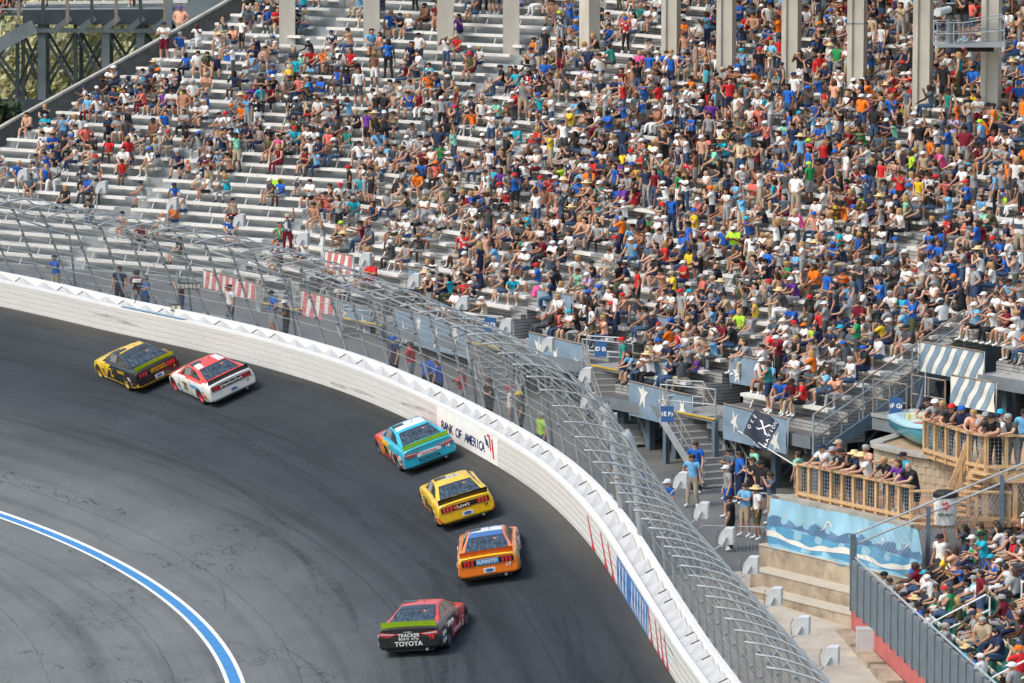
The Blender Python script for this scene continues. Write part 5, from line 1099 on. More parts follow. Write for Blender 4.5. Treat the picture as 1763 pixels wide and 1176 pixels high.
def pose_joints(kind, arms, fem=False, lean=0.):
    """joint -> position (x right, y forward, z up), origin on the floor; the seat is at .44"""
    J = {}; sw = .165 if fem else .195; hw_ = .10
    if kind == 'sit':
        J['pel'] = V((0, 0, .53)); J['waist'] = V((0, .01 + lean * .25, .70)); J['chest'] = V((0, .02 + lean * .6, .90)); J['neck'] = V((0, .03 + lean * .9, 1.06)); h = J['neck']
        for s_, n in ((-1, 'L'), (1, 'R')):
            J['hip' + n] = V((s_ * hw_, .04, .51)); J['knee' + n] = V((s_ * (.15 if not fem else .09), .43, .50)); J['ank' + n] = V((s_ * (.16 if not fem else .08), .44 + (.06 if s_ > 0 else -.04), .09)); J['toe' + n] = J['ank' + n] + V((s_ * .02, .16, -.045))
    else:
        J['pel'] = V((0, 0, .95)); J['waist'] = V((0, lean * .2, 1.12)); J['chest'] = V((0, .01 + lean * .55, 1.33)); J['neck'] = V((0, .02 + lean * .85, 1.49)); h = J['neck']
        for s_, n in ((-1, 'L'), (1, 'R')):
            J['hip' + n] = V((s_ * hw_, 0, .90)); J['knee' + n] = V((s_ * .115, .03, .49)); J['ank' + n] = V((s_ * .13, -.01 + .04 * s_, .09)); J['toe' + n] = J['ank' + n] + V((s_ * .03, .16, -.045))
    J['head'] = h + V((0, .025, .115)); J['top'] = h + V((0, .02, .215)); J['jaw'] = h + V((0, .045, .055)); sh = J['chest'] + (J['neck'] - J['chest']) * .55; c = sh
    A = {'knees': ((.25, .10, -.24), (.17, .36, -.36)), 'lap': ((.24, .05, -.25), (.08, .26, -.36)), 'thighs': ((.23, .16, -.22), (.12, .40, -.28)), 'crossed': ((.24, .10, -.22), (-.06, .24, -.14)), 'down': ((.25, -.02, -.27), (.26, .06, -.51)), 'hips': ((.34, -.06, -.22), (.20, .05, -.36)), 'face': ((.24, .17, -.16), (.09, .24, .08)), 'up': ((.24, .06, .20), (.22, .12, .45)), 'point': ((.24, .22, -.03), (.20, .48, .06)), 'rail': ((.25, .24, -.20), (.10, .44, -.24)), 'phone': ((.22, .16, -.20), (.06, .34, -.06))}
    for s_, n, a in ((-1, 'L', arms[0]), (1, 'R', arms[1])):
        e, w_ = A[a]; J['sho' + n] = c + V((s_ * sw, 0, .02)); J['elb' + n] = c + V((s_ * e[0] * (sw / .195), e[1], e[2])); J['wri' + n] = c + V((s_ * w_[0], w_[1], w_[2])); d = (J['wri' + n] - J['elb' + n]).normalized(); J['han' + n] = J['wri' + n] + d * .075
    return J
BONES = [('pel', 'waist', 'torso'), ('waist', 'chest', 'torso'), ('chest', 'neck', 'torso'), ('neck', 'jaw', 'neck'), ('jaw', 'head', 'head'), ('head', 'top', 'head')]
for n in 'LR': BONES += [('chest', 'sho' + n, 'torso'), ('sho' + n, 'elb' + n, 'uarm'), ('elb' + n, 'wri' + n, 'farm'), ('wri' + n, 'han' + n, 'hand'), ('pel', 'hip' + n, 'pelvis'), ('hip' + n, 'knee' + n, 'thigh'), ('knee' + n, 'ank' + n, 'shin'), ('ank' + n, 'toe' + n, 'foot')]
def radii(fem, heavy):
    k = 1.22 if heavy else 1.0; f = .86 if fem else 1.0
    R = dict(pel=(.155 * k, .125 * k), waist=(.145 * k * f, .115 * k), chest=(.155 * k * f, .12 * k), neck=(.058 * f, .058), jaw=(.068, .072), head=(.088, .098), top=(.066, .074), sho=(.070 * f * k, .066), elb=(.046 * f * k,) * 2, wri=(.034 * f,) * 2, han=(.042 * f, .026), hip=(.095 * k, .095 * k), knee=(.062 * k, .062 * k), ank=(.043, .043), toe=(.045, .034)); return R
def build_template(kind, arms, fem=False, lean=0., heavy=False, fine=True):
    J = pose_joints(kind, arms, fem, lean); names = list(J); ix = {n: i for i, n in enumerate(names)}; R = radii(fem, heavy)
    me = bpy.data.meshes.new('pose'); me.from_pydata([tuple(J[n]) for n in names], [(ix[a], ix[b_]) for a, b_, _ in BONES], []); o = bpy.data.objects.new('pose', me); COL.objects.link(o)
    sk = o.modifiers.new('s', 'SKIN'); sk.use_smooth_shade = True; sv = me.skin_vertices[0].data
    for n in names:
        b_ = n.rstrip('LR') if n not in ('pel',) and n[-1] in 'LR' else n; sv[ix[n]].radius = R[b_]; sv[ix[n]].use_root = (n == 'pel')
    ss = o.modifiers.new('u', 'SUBSURF'); ss.levels = 1
    dg = bpy.context.evaluated_depsgraph_get(); m2 = bpy.data.meshes.new_from_object(o.evaluated_get(dg)); bpy.data.objects.remove(o); bpy.data.meshes.remove(me)
    vs = np.array([v.co[:] for v in m2.vertices]); fs = [tuple(p.vertices) for p in m2.polygons]; nm = np.array([v.normal[:] for v in m2.vertices]); bpy.data.meshes.remove(m2)
    fc = np.array([vs[list(f)].mean(0) for f in fs]); best = np.full(len(fc), 9.); lab = np.zeros(len(fc), int); tt = np.zeros(len(fc))
    for bi, (a, b_, l) in enumerate(BONES):
        A = np.array(J[a]); B = np.array(J[b_]); d = B - A; t = np.clip(((fc - A) @ d) / (d @ d), 0, 1); ds = np.linalg.norm(fc - (A + t[:, None] * d), axis=1)
        ra = (R[a.rstrip('LR') if a[-1] in 'LR' and a != 'pel' else a][0] * (1 - t) + R[b_.rstrip('LR') if b_[-1] in 'LR' and b_ != 'pel' else b_][0] * t); ds = ds / ra
        u = ds < best; best[u] = ds[u]; lab[u] = bi; tt[u] = t[u]
    L = [BONES[i][2] for i in lab]; reg = []
    for i, l in enumerate(L):
        if l == 'torso': reg.append('pants' if BONES[lab[i]][0] == 'pel' and tt[i] < .25 else 'shirt')
        elif l == 'uarm': reg.append('sleeve' if tt[i] < .62 else 'skin')
        elif l in ('pelvis',): reg.append('pants')
        elif l == 'thigh': reg.append('pants' if tt[i] < .84 else 'shin')
        elif l == 'shin': reg.append('pants' if tt[i] < .0 else ('sock' if tt[i] > .8 else 'shin'))
        elif l == 'foot': reg.append('shoe')
        elif l == 'head': 
            hd = np.array(J['head']); q = fc[i] - hd; reg.append('hair' if (q[2] > .045 and q[1] < .075 or q[1] < -.012 and q[2] > -.07) else ('eyes' if q[1] > .05 and .005 < q[2] < .035 and abs(q[0]) < .06 else 'skin'))
        else: reg.append('skin')
    ex = MB()      # nose, ears, fingers
    hd = J['head']; ex.add([hd + V((-.014, .088, -.03)), hd + V((.014, .088, -.03)), hd + V((0, .116, -.028)), hd + V((0, .09, .012))], [(0, 2, 3), (1, 3, 2), (0, 1, 2)])
    for s_ in (-1, 1): ex.box(hd + V((s_ * .088, -.005, -.012)), (.014, .03, .05))
    if fine:
        for n, s_ in (('L', -1), ('R', 1)):
            d = (J['han' + n] - J['wri' + n]).normalized(); sd = d.cross(V((0, 0, 1)));
            if sd.length < .1: sd = V((1, 0, 0))
            sd.normalize(); dn = V((0, 0, -1)); p = J['han' + n]
            for k, ln in enumerate((.058, .070, .066, .052)): q = p + sd * ((k - 1.5) * .019); ex.tube([q, q + d * ln * .55 + dn * .006, q + d * ln + dn * .030], [.0095, .009, .0075], 5)
            q = p - d * .03 - sd * .03 * s_; ex.tube([q, q + d * .035 - sd * .022 * s_, q + d * .065 - sd * .02 * s_ + dn * .01], [.011, .010, .008], 5)
    o2 = len(vs); vs = np.vstack([vs, np.array([tuple(v) for v in ex.v])]); nm = np.vstack([nm, np.zeros((len(ex.v), 3))]); fs = fs + [tuple(i + o2 for i in f) for f in ex.f]; reg += ['skin'] * len(ex.f)
    return dict(vs=vs, fs=fs, reg=np.array(reg), nm=nm, J=J, kind=kind, fem=fem)
TEMPL = {}
SPECS = [('sit', ('knees', 'knees'), 0, .04, 0), ('sit', ('thighs', 'thighs'), 0, .22, 0), ('sit', ('lap', 'lap'), 1, .03, 0), ('sit', ('crossed', 'crossed'), 0, .02, 1), ('sit', ('face', 'knees'), 0, .06, 0), ('sit', ('lap', 'phone'), 1, .08, 0), ('sit', ('knees', 'lap'), 0, .10, 1), ('sit', ('point', 'thighs'), 0, .12, 0),
         ('stand', ('down', 'down'), 0, .0, 0), ('stand', ('crossed', 'crossed'), 0, -.02, 0), ('stand', ('face', 'face'), 0, .02, 0), ('stand', ('hips', 'hips'), 0, .0, 1), ('stand', ('up', 'down'), 0, .02, 0), ('stand', ('phone', 'phone'), 1, .04, 0), ('stand', ('down', 'hips'), 1, .0, 0), ('stand', ('rail', 'rail'), 0, .26, 0), ('stand', ('rail', 'rail'), 1, .22, 0), ('stand', ('rail', 'face'), 0, .18, 1)]
for i, (k, a, fm_, ln, hv) in enumerate(SPECS): TEMPL[i] = build_template(k, a, bool(fm_), ln, bool(hv))
SIT = [i for i, q in enumerate(SPECS) if q[0] == 'sit']; STAND = [8, 9, 10, 11, 12, 13, 14]; RAIL = [15, 16, 17]
ARMTXT = {0: 'hands on knees', 1: 'elbows on thighs', 2: 'hands in lap', 3: 'arms crossed', 4: 'one hand at the face', 5: 'holding a hand up front', 6: 'leaning slightly forward', 7: 'pointing', 8: 'arms hanging', 9: 'arms crossed', 10: 'both hands at the face', 11: 'hands on hips', 12: 'one arm raised', 13: 'hands held in front', 14: 'one hand on hip', 15: 'leaning on the rail', 16: 'resting on the rail', 17: 'leaning on the rail'}
def sub(T, regs, off):
    m_ = np.isin(T['reg'], regs); fs = [T['fs'][i] for i in np.where(m_)[0]]; used = sorted({v for f in fs for v in f}); mp = {v: i for i, v in enumerate(used)}
    return T['vs'][used] + T['nm'][used] * off, [tuple(mp[v] for v in f) for f in fs]
def cap_geo(J, kind):
    mb = MB(); h = J['head'] + V((0, .004, .035)); N = 12
    if 'cap' in kind:
        mb.loft([[h + V((r_ * .100 * math.cos(2 * math.pi * a / N), r_ * .112 * math.sin(2 * math.pi * a / N), z)) for a in range(N + 1)] for r_, z in ((1.0, -.012), (1.0, .03), (.86, .068), (.5, .092), (.02, .098))]); f = [(-.078, .075, .0), (-.07, .15, -.012), (0, .185, -.008), (.07, .15, -.012), (.078, .075, .0), (0, .10, .012)]; mb.add([h + V(q) for q in f], [(0, 1, 2, 5), (2, 3, 4, 5)]); mb.add([h + V(q) - V((0, 0, .008)) for q in f], [(5, 2, 1, 0), (5, 4, 3, 2)])
    elif 'straw' in kind:
        mb.loft([[h + V((r_ * math.cos(2 * math.pi * a / N), r_ * 1.08 * math.sin(2 * math.pi * a / N), z)) for a in range(N + 1)] for r_, z in ((.20, .0), (.19, .012), (.105, .015), (.098, .07), (.075, .105), (.005, .11))])
    elif 'long' in kind:
        mb.loft([[h + V((r_ * .105 * math.cos(2 * math.pi * a / N), -.028 + oy + r_ * .10 * math.sin(2 * math.pi * a / N), z)) for a in range(N + 1)] for r_, oy, z in ((.30, -.055, -.27), (.68, -.05, -.20), (.88, -.035, -.10), (.95, -.015, -.01), (.97, .0, .045), (.72, .008, .08), (.35, .008, .095), (.02, .008, .097))])
    else:
        mb.loft([[h + V((r_ * .098 * math.cos(2 * math.pi * a / N), -.014 + oy + r_ * .106 * math.sin(2 * math.pi * a / N), z)) for a in range(N + 1)] for r_, oy, z in ((.86, -.022, -.075), (.99, -.012, -.03), (1.0, .0, .03), (.80, .004, .068), (.45, .004, .084), (.02, 0, .088))])
    return mb
GEO = {}
def mesh_of(key, vs, fs):
    if key not in GEO:
        me = bpy.data.meshes.new(key[0]); me.from_pydata([tuple(map(float, v)) for v in vs], [], fs); me.polygons.foreach_set('use_smooth', [True] * len(me.polygons)); me.materials.append(M_white); me.update(); GEO[key] = me
    return GEO[key]
def hat_parts(hat):
    if hat == 'a shaved head': return None, None
    if 'cap' in hat: return 'cap', CLO[hat.split()[0]]
    if hat == 'straw hat': return 'straw_hat', CLO['straw']
    return 'hair', HAIRS[hat.split()[1]]
SHOE = CLO['white'], CLO['black'], CLO['grey']
def person(P, label, ti, yaw, skin, shirt, sleeve, pants, hat, scale, group, long_p=False):
    T = TEMPL[ti]; o = bpy.data.objects.new('person', None)
    if ('person', ti) not in GEO:
        me = mesh_of(('person', ti), T['vs'], T['fs']); me.materials.append(M_black); me.materials.append(M_white)
        me.polygons.foreach_set('material_index', [1 if r_ == 'eyes' else 2 if r_ in ('shoe', 'sock') else 0 for r_ in T['reg']])
    bpy.data.objects.remove(o); o = bpy.data.objects.new('person', GEO[('person', ti)]); COL.objects.link(o); o.location = P; o.rotation_euler = (0, 0, yaw); o.scale = (scale * random.uniform(1.06, 1.2), scale * 1.1, scale)
    o.material_slots[0].link = 'OBJECT'; o.material_slots[0].material = SKINS[skin]
    tag(o, label, 'person', group)
    def kid(name, me, m_):
        c = bpy.data.objects.new(name, me); COL.objects.link(c); c.parent = o; c.material_slots[0].link = 'OBJECT'; c.material_slots[0].material = m_
    if shirt: kid('shirt', mesh_of(('shirt', ti, sleeve), *sub(T, ['shirt', 'sleeve'] if sleeve else ['shirt'], .012)), CLO[shirt])
    kid('trousers' if long_p else 'shorts', mesh_of(('trousers' if long_p else 'shorts', ti, long_p), *sub(T, ['pants', 'shin', 'sock'] if long_p else ['pants'], .013)), CLO[pants])
    nm_, hm = hat_parts(hat)
    if nm_: g = cap_geo(T['J'], hat); kid(nm_, mesh_of((nm_, ti, hat.split()[-1] + hat.split()[0] if nm_ == 'hair' else nm_), [tuple(v) for v in g.v], g.f), hm)
    return o
# ---- where everybody is
POP = []   # dict(P, ti, yaw, zone text, ...)
def occ(u, v):
    us = [50, 250, 450, 650, 850, 1050, 1250, 1450, 1700]; vs_ = [20, 90, 160, 230, 300, 370, 440, 510, 580, 650, 720]
    G = [[0, .0, .20, .22, .30, .38, .68, .80, .82], [0, .30, .52, .36, .40, .58, .82, .86, .90], [.5, .64, .64, .48, .52, .75, .90, .93, .95], [.38, .52, .56, .52, .62, .80, .92, .95, .95], [.16, .28, .33, .50, .60, .76, .92, .95, .95], [.02, .10, .14, .30, .52, .68, .88, .94, .92], [.01, .03, .07, .22, .42, .60, .84, .92, .88], [0, .03, .02, .14, .44, .64, .86, .90, .80], [0, 0, 0, 0, .7, .85, .90, .92, .72], [0, 0, 0, 0, .5, .7, .85, .85, .62], [0, 0, 0, 0, 0, .5, .6, .6, .5]]
    a = np.interp(u, us, range(len(us))); b_ = np.interp(v, vs_, range(len(vs_))); i, j = int(min(a, len(us) - 2)), int(min(b_, len(vs_) - 2)); fa, fb = a - i, b_ - j
    return G[j][i] * (1 - fa) * (1 - fb) + G[j][i + 1] * fa * (1 - fb) + G[j + 1][i] * (1 - fa) * fb + G[j + 1][i + 1] * fa * fb
def facing(P, jit=25):
    tgt = V((-52, 150 + random.uniform(-22, 22), 2)); d = tgt - P; return math.atan2(-d.x, d.y) + R_(random.gauss(0, jit))
rd = np.random.RandomState(23)
SECNAME = ['at the far left', 'behind the A sign', 'above the striped red banner', 'above the half red banner', 'above the longest star banner', 'left of the D E sign', 'right of the D E sign', 'right of the E F sign', 'above the blue striped banners']
for si, (side, r0, span, t) in enumerate(SECOBJ):
    for i in range(r0 + 1 if si > 1 else r0, NROW):
        a, b_ = span(i); s_ = a + .3; grp = 0
        while s_ < b_ - .2:
            P = sp(side, s_, i, -BH); u, v, sc_ = proj(P + V((0, 0, 1)))
            if -30 < u < 1800 and -60 < v < 1200:
                grp = max(-.5, min(.5, grp * .75 + rd.normal(0, .22))); o_ = occ(u, v)
                if rd.rand() < min(.96, o_ * (1 + grp * 1.1)):
                    st = rd.rand() < (.08 + .24 * max(0, min(1, (u - 500) / 700)) * max(0, min(1, (560 - v) / 300)))
                    Q = sp(side, s_ + rd.normal(0, .05), i, -BH, (-.30 + rd.normal(0, .04)) if st else rd.normal(0, .03) - .05)
                    POP.append(dict(P=Q, st=st, s=sc_, sec=si, row=i, r0=r0, u=u, v=v, zone='stand'))
            s_ += .50 + abs(rd.normal(0, .05))
for u_, v_ in ((4, 12), (14, 6), (22, 16), (34, 10), (44, 4), (12, 24), (232, 4), (240, 6), (80, 2), (84, 4)):
    Q = tp(u_, v_ + 8, 1.2); POP.append(dict(P=Q, st=False, s=10, sec=0, row=0, r0=0, u=u_, v=v_, zone='far'))
# aisle walkers
for si, sgm, i in ((6, 27.9, 5), (6, 27.9, 14), (7, 34.9, 9), (7, 34.9, 17), (5, 20.2, 11), (4, 11.1, 9), (8, 43.0, 13), (8, 43.0, 20)):
    Q = sp('R', sgm, i, -BH, -.1); u, v, sc_ = proj(Q); POP.append(dict(P=Q, st=True, s=sc_, sec=si, row=i, r0=SECT[si][1], u=u, v=v, zone='aisle'))
for j, k, s_, p in NSEATS:
    u, v, sc_ = proj(p + V((0, 0, .8)))
    if u < 1790 and v < 1230:
        o_ = .97 if v < 1020 else (.8 if u > 1660 and v < 1090 else .42)
        if rd.rand() < o_:
            st = rd.rand() < .07; POP.append(dict(P=p + nN * (-.05 if not st else -.25), st=st, s=sc_, sec=20, row=j, r0=0, u=u, v=v, zone='near'))
# placed by eye: (u, v of the feet, z or None for the ground, pose, shirt, hat, trousers, long trousers, text, yaw offset, skin)
def on_ground(u, v):
    z = 2.
    for _ in range(25): z = gz(px(u, v, z).y)
    return px(u, v, z)
SPEC = []
for a in [
 (1258, 948, None, 8, 'black', 'black cap', 'black', 1, 'standing before the crowd barrier', 2, 1), (1283, 925, None, 9, 'sky', 'short brown hair', 'tan', 0, 'behind the man in the black polo', 0, 0), (1304, 930, None, 8, 'white', 'straw hat', 'olive', 0, 'standing by the left end of the wave banner', 0, 2),
 (1312, 884, None, 11, 'black', 'black cap', 'navy', 0, 'on the concourse left of the deck', 0, 1), (1328, 905, None, 10, 'slate', 'short brown hair', 'tan', 0, 'with binoculars beside the deck corner', 0, 1), (1253, 893, None, 8, 'grey', 'white cap', 'blue', 0, 'tall, at left of the concourse group', 0, 0),
 (1274, 868, None, 11, 'blue', 'short brown hair', 'navy', 1, 'behind the concourse group below the stairs', 0, 1), (1299, 858, None, 8, 'mint', 'short dark hair', 'grey', 1, 'far back under the bleachers', 0, 2), (1256, 862, None, 9, 'slate', 'short dark hair', 'navy', 1, 'just right of the stair foot', 0, 2),
 (1192, 873, None, 14, 'sky', 'short brown hair', 'khaki', 1, 'with a satchel beside the speaker box', 60, 1), (1198, 850, None, 8, 'blue', 'short brown hair', 'navy', 1, 'at the foot of the steel stairs', 30, 0), (1296, 878, None, 9, 'black', 'short brown hair', 'black', 1, 'between the concourse men', 0, 0),
 (1375, 868, None, 8, 'mint', 'short brown hair', 'tan', 0, 'behind the deck rail corner', 0, 1)]: SPEC.append(a)
for n, (u, ti, sh, hat, pa) in enumerate([(1412, 13, 'coral', 'tan cap', 'coral'), (1427, 16, 'white', 'navy cap', 'denim'), (1446, 15, 'grey', 'grey cap', 'denim'), (1462, 15, 'black', 'black cap', 'navy'), (1484, 17, 'navy', 'straw hat', 'denim'), (1500, 15, 'white', 'straw hat', 'olive'), (1532, 16, 'black', 'short blond hair', 'denim'), (1558, 16, 'purple', 'long brown hair', 'denim'), (1577, 15, 'black', 'a shaved head', 'navy'), (1520, 8, 'turquoise', 'black cap', 'khaki'), (1455, 9, 'peach', 'short grey hair', 'khaki')]):
    SPEC.append((u, 0, 'deck', ti, sh, hat, pa, n % 2, 'at the lower deck rail' if ti > 14 else 'on the lower timber deck', 0, (0, 1, 2, 1)[n % 4]))
for n, (u, ti, sh, hat, pa) in enumerate([(1598, 15, 'black', 'black cap', 'grey'), (1612, 15, 'grey', 'white cap', 'khaki'), (1624, 16, 'charcoal', 'long blond hair', 'denim'), (1638, 15, 'black', 'red cap', 'denim'), (1654, 17, 'navy', 'blue cap', 'denim'), (1672, 16, 'peach', 'short blond hair', 'denim'), (1690, 17, 'grey', 'grey cap', 'khaki'), (1706, 15, 'black', 'black cap', 'black'), (1722, 15, 'white', 'navy cap', 'khaki'), (1738, 15, 'charcoal', 'grey cap', 'grey'), (1752, 8, 'sky', 'black cap', 'denim'), (1712, 10, 'white', 'turquoise cap', 'khaki')]):
    SPEC.append((u, 0, 'upper', ti, sh, hat, pa, n % 2, 'at the upper deck rail' if ti > 14 else 'on the upper timber deck', 0, (1, 0, 2, 1)[n % 4]))
for n, (ph, off, ti, sh, hat, pa) in enumerate([(43.2, 2.2, 13, 'blue', 'short dark hair', 'khaki'), (40.9, 2.6, 8, 'navy', 'short brown hair', 'black'), (40.0, 2.4, 9, 'maroon', 'black cap', 'grey'), (39.2, 1.9, 9, 'blue', 'short dark hair', 'denim'), (38.5, 2.8, 10, 'maroon', 'grey cap', 'denim'), (36.7, 3.2, 8, 'white', 'black cap', 'denim'), (35.2, 3.6, 11, 'blue', 'black cap', 'grey'), (33.6, 2.6, 9, 'black', 'white cap', 'black'), (28.4, 2.6, 8, 'navy', 'blue cap', 'black'), (27.6, 2.6, 9, 'red', 'short brown hair', 'grey'), (26.0, 2.0, 11, 'blue', 'short dark hair', 'black'), (25.3, 1.9, 8, 'blue', 'short brown hair', 'navy'), (24.2, 2.0, 9, 'red', 'tan cap', 'grey'), (23.0, 2.2, 9, 'black', 'short brown hair', 'black'), (22.1, 2.4, 14, 'white', 'red cap', 'grey'), (21.4, 2.3, 8, 'charcoal', 'yellow cap', 'black'), (19.2, 1.7, 8, 'lime', 'short grey hair', 'denim'), (15.9, 2.4, 8, 'blue', 'short brown hair', 'tan'), (14.2, 2.6, 9, 'blue', 'black cap', 'denim'), (13.2, 2.9, 8, 'blue', 'white cap', 'khaki')]):
    SPEC.append((ph, off, 'fence', ti, sh, hat, pa, n % 2, ('behind the far left fence' if ph > 36 else 'behind the fence under the red banners' if ph > 25.7 else 'behind the fence below the star banners' if ph > 18 else 'behind the fence near the gate poles'), 0, (2, 1, 3, 1, 0)[n % 5]))
SPEC.append((1690, 932, 'near1', 14, 'green', 'short brown hair', 'charcoal', 1, 'standing tall at the corner of the green seats', 0, 0)); SPEC.append((1663, 1176, 'near2', 8, 'grey', 'white cap', 'denim', 1, 'standing at the panel rail of the green seats', 0, 1))
SPEC.append((283, 106, 13.05, 9, 'white', 'navy cap', 'maroon', 0, 'leaning against the left parapet', 0, 1)); SPEC.append((312, 78, 13.6, 11, 'peach', 'purple cap', 'tan', 0, 'highest at the left parapet', 0, 0)); SPEC.append((1073, 652, 'stair', 8, 'teal', 'red cap', 'navy', 0, 'going down the stairs by the D E sign', 0, 1))
SPEC.append((1640, 45, 'cam', 10, 'black', 'black cap', 'charcoal', 0, 'camera operator on the small platform', 0, 1))
# camera platform on the last column but one
cpP = pxd(1668, 74, px(1705, 228, 12.9).y - 1.0); cpt = thing('camera_platform', 'small railed camera platform fixed to a concrete column at top right', 'platform', tuple(cpP))
mb = MB(); mb.box((0, 0, -.06), (2.6, 1.5, .12), None, M_galv); mb.box((.45, .3, -.22), (1.0, .8, .22), None, M_dark); mb.build('floor', cpt); mb = MB()
for x in (-1.28, -.65, -.3, 1.28):
    for y in (-.72, .72): mb.tube([(x, y, 0), (x, y, .85 if x < -.2 else 1.1)], .022, 5, M_galv)
for z in (.4, .82):
    for y in (-.72, .72): mb.tube([(-1.28, y, z), (-.3, y, z), (1.28, y, z * 1.28)], .02, 5, M_galv)
    mb.tube([(-1.28, -.72, z), (-1.28, .72, z)], .02, 5, M_galv); mb.tube([(1.28, -.72, z * 1.28), (1.28, .72, z * 1.28)], .02, 5, M_galv)
for k in range(34): x = -1.28 + k * .075; mb.tube([(x, -.72, .02), (min(1.28, x + .5), -.72, .8)], .005, 3, M_galvd, caps=False); mb.tube([(x, -.72, .8), (min(1.28, x + .5), -.72, .02)], .005, 3, M_galvd, caps=False)
mb.build('railing', cpt)
tvt = thing('broadcast_camera', 'grey broadcast camera with long lens on the high platform', 'camera', tuple(cpP + V((-.75, -.1, 0))))
mb = MB(); mb.tube([(0, 0, 0), (0, 0, 1.0)], [.16, .09], 10, M_galvd); mb.build('pedestal', tvt); mb = MB(); mb.box((0, .1, 1.28), (.42, .55, .42), None, M_black); mb.box((.05, .45, 1.36), (.3, .2, .3), None, M_spk); mb.build('camera_body', tvt)
mb = MB(); mb.tube([(-.05, -.15, 1.3), (-.35, -.55, 1.25), (-.55, -.78, 1.22)], [.14, .15, .17], 12, M_spk); mb.build('lens', tvt)
PLACED = []
for (u, v, z, ti, sh, hat, pa, lp, txt, dy, sk_) in SPEC:
    yw = None
    if z is None: P = on_ground(u, v); zone = 'concourse'
    elif z == 'deck':
        # stand just behind the rail at this photo column
        best = min(np.linspace(.9, 8.5, 200), key=lambda a: abs(proj(dk(a, .75, .9))[0] - u)); P = dk(best, .72 if ti > 14 else 1.6); yw = math.atan2(N2.x, -N2.y) + R_(random.gauss(0, 10)); zone = 'deck'
    elif z == 'upper':
        pts = [u0, u1, u2, u3]; best = min(np.linspace(0, 3, 300), key=lambda a: abs(proj(pts[min(2, int(a))].lerp(pts[min(2, int(a)) + 1], a - min(2, int(a))) + V((.1, .4, .9)))[0] - u)); k = min(2, int(best)); P = pts[k].lerp(pts[k + 1], best - k) + (V((.22, .38, 0)) if ti > 14 else V((.4, 1.2, 0))); P.z = ZU; yw = math.atan2(.5, -.87) + R_(random.gauss(0, 10)); zone = 'deck'
    elif z == 'fence': P = wallp(u, v, 0); P.z = P.z + (.25 if u > 30 else -.05); zone = 'fence'
    elif z == 'near1': P = min(NSEATS, key=lambda q: abs(proj(q[3])[0] - u) + abs(proj(q[3])[1] - v))[3]; zone = 'near'
    elif z == 'near2': P = ns(17.5, .95, .35); zone = 'near'
    elif z == 'stair': P = px(u, v + 14, 4.35); zone = 'stair'
    elif z == 'cam': P = cpP + V((-.15, .15, .0)); zone = 'platform'
    else: P = px(u, v, z); zone = 'parapet'
    uu, vv, sc_ = proj(P); PLACED.append(dict(P=P, ti=ti, shirt=sh, hat=hat, pants=pa, lp=lp, txt=txt, yaw=(yw if yw is not None else facing(P, 18) + R_(dy)), skin=sk_, s=sc_))
# ---- dress everybody; the largest 300 become objects of their own, the rest one crowd
ORD = ['first', 'second', 'third', 'fourth', 'fifth', 'sixth', 'seventh', 'eighth', 'ninth', 'tenth', 'eleventh', 'twelfth'] + ['high'] * 40
for q in POP:
    q['ti'] = (STAND[rd.randint(len(STAND))] if q['st'] else SIT[rd.randint(len(SIT))]); q['shirt'] = pick(rd, SHIRT_W); q['hat'] = pick(rd, HAT_W)
    if TEMPL[q['ti']]['fem'] and 'cap' not in q['hat'] and rd.rand() < .7: q['hat'] = ('long brown hair', 'long blond hair', 'long dark hair')[rd.randint(3)]
    q['pants'] = pick(rd, PANT_W); q['skin'] = int(rd.choice(5, p=[.27, .33, .24, .09, .07])); q['tank'] = rd.rand() < .17; q['lp'] = rd.rand() < .30; q['yaw'] = facing(q['P']); q['sc'] = 1.0 * rd.uniform(.93, 1.06) * (.72 if rd.rand() < .05 else 1)
POP = [q for q in POP if q['s'] > 0]
vis = [q for q in POP if -5 < q['u'] < 1768 and q['v'] > -10 and q['v'] < 1185]; vis.sort(key=lambda q: -q['s']); NI = 297 - len(PLACED); IND = vis[:NI]; ids = {id(q) for q in IND}; CROWD = [q for q in POP if id(q) not in ids]
USED = set()
def uniq(make, q, tries=60):
    for _ in range(tries):
        l = make(q)
        if l not in USED and len(l.split()) <= 16: USED.add(l); return l
        q['shirt'] = pick(rd, SHIRT_W); q['hat'] = pick(rd, HAT_W)
    USED.add(l); return l
def lab_seat(q):
    g = 'tank top' if q['tank'] else 'shirt'; hd = q['hat'] if q['hat'].startswith('a ') or 'hair' in q['hat'] else q['hat']
    where = ('%s row of green seats' % ORD[q['row']]) if q['zone'] == 'near' else ('aisle %s' % SECNAME[q['sec']]) if q['zone'] == 'aisle' else ('%s row %s' % (ORD[q['row'] - q['r0'] - 1 if q['sec'] > 1 else q['row']], SECNAME[q['sec']]))
    return '%s person, %s %s, %s, %s' % ('standing' if q['st'] else 'seated', q['shirt'], g, hd, where)
for q in PLACED:
    q['tank'] = False; l = '%s shirt, %s, %s' % (q['shirt'], q['hat'], q['txt'])
    while l in USED: l = 'another ' + l
    USED.add(l); person(q['P'], l, q['ti'], q['yaw'], q['skin'], q['shirt'], True, q['pants'], q['hat'], 1.07, 'people standing about', bool(q['lp']))
for q in IND:
    l = uniq(lab_seat, q); person(q['P'], l, q['ti'], q['yaw'], q['skin'], q['shirt'], not q['tank'], q['pants'], q['hat'], q['sc'], 'spectators on the green seats' if q['zone'] == 'near' else 'spectators on the bleachers', q['lp'])
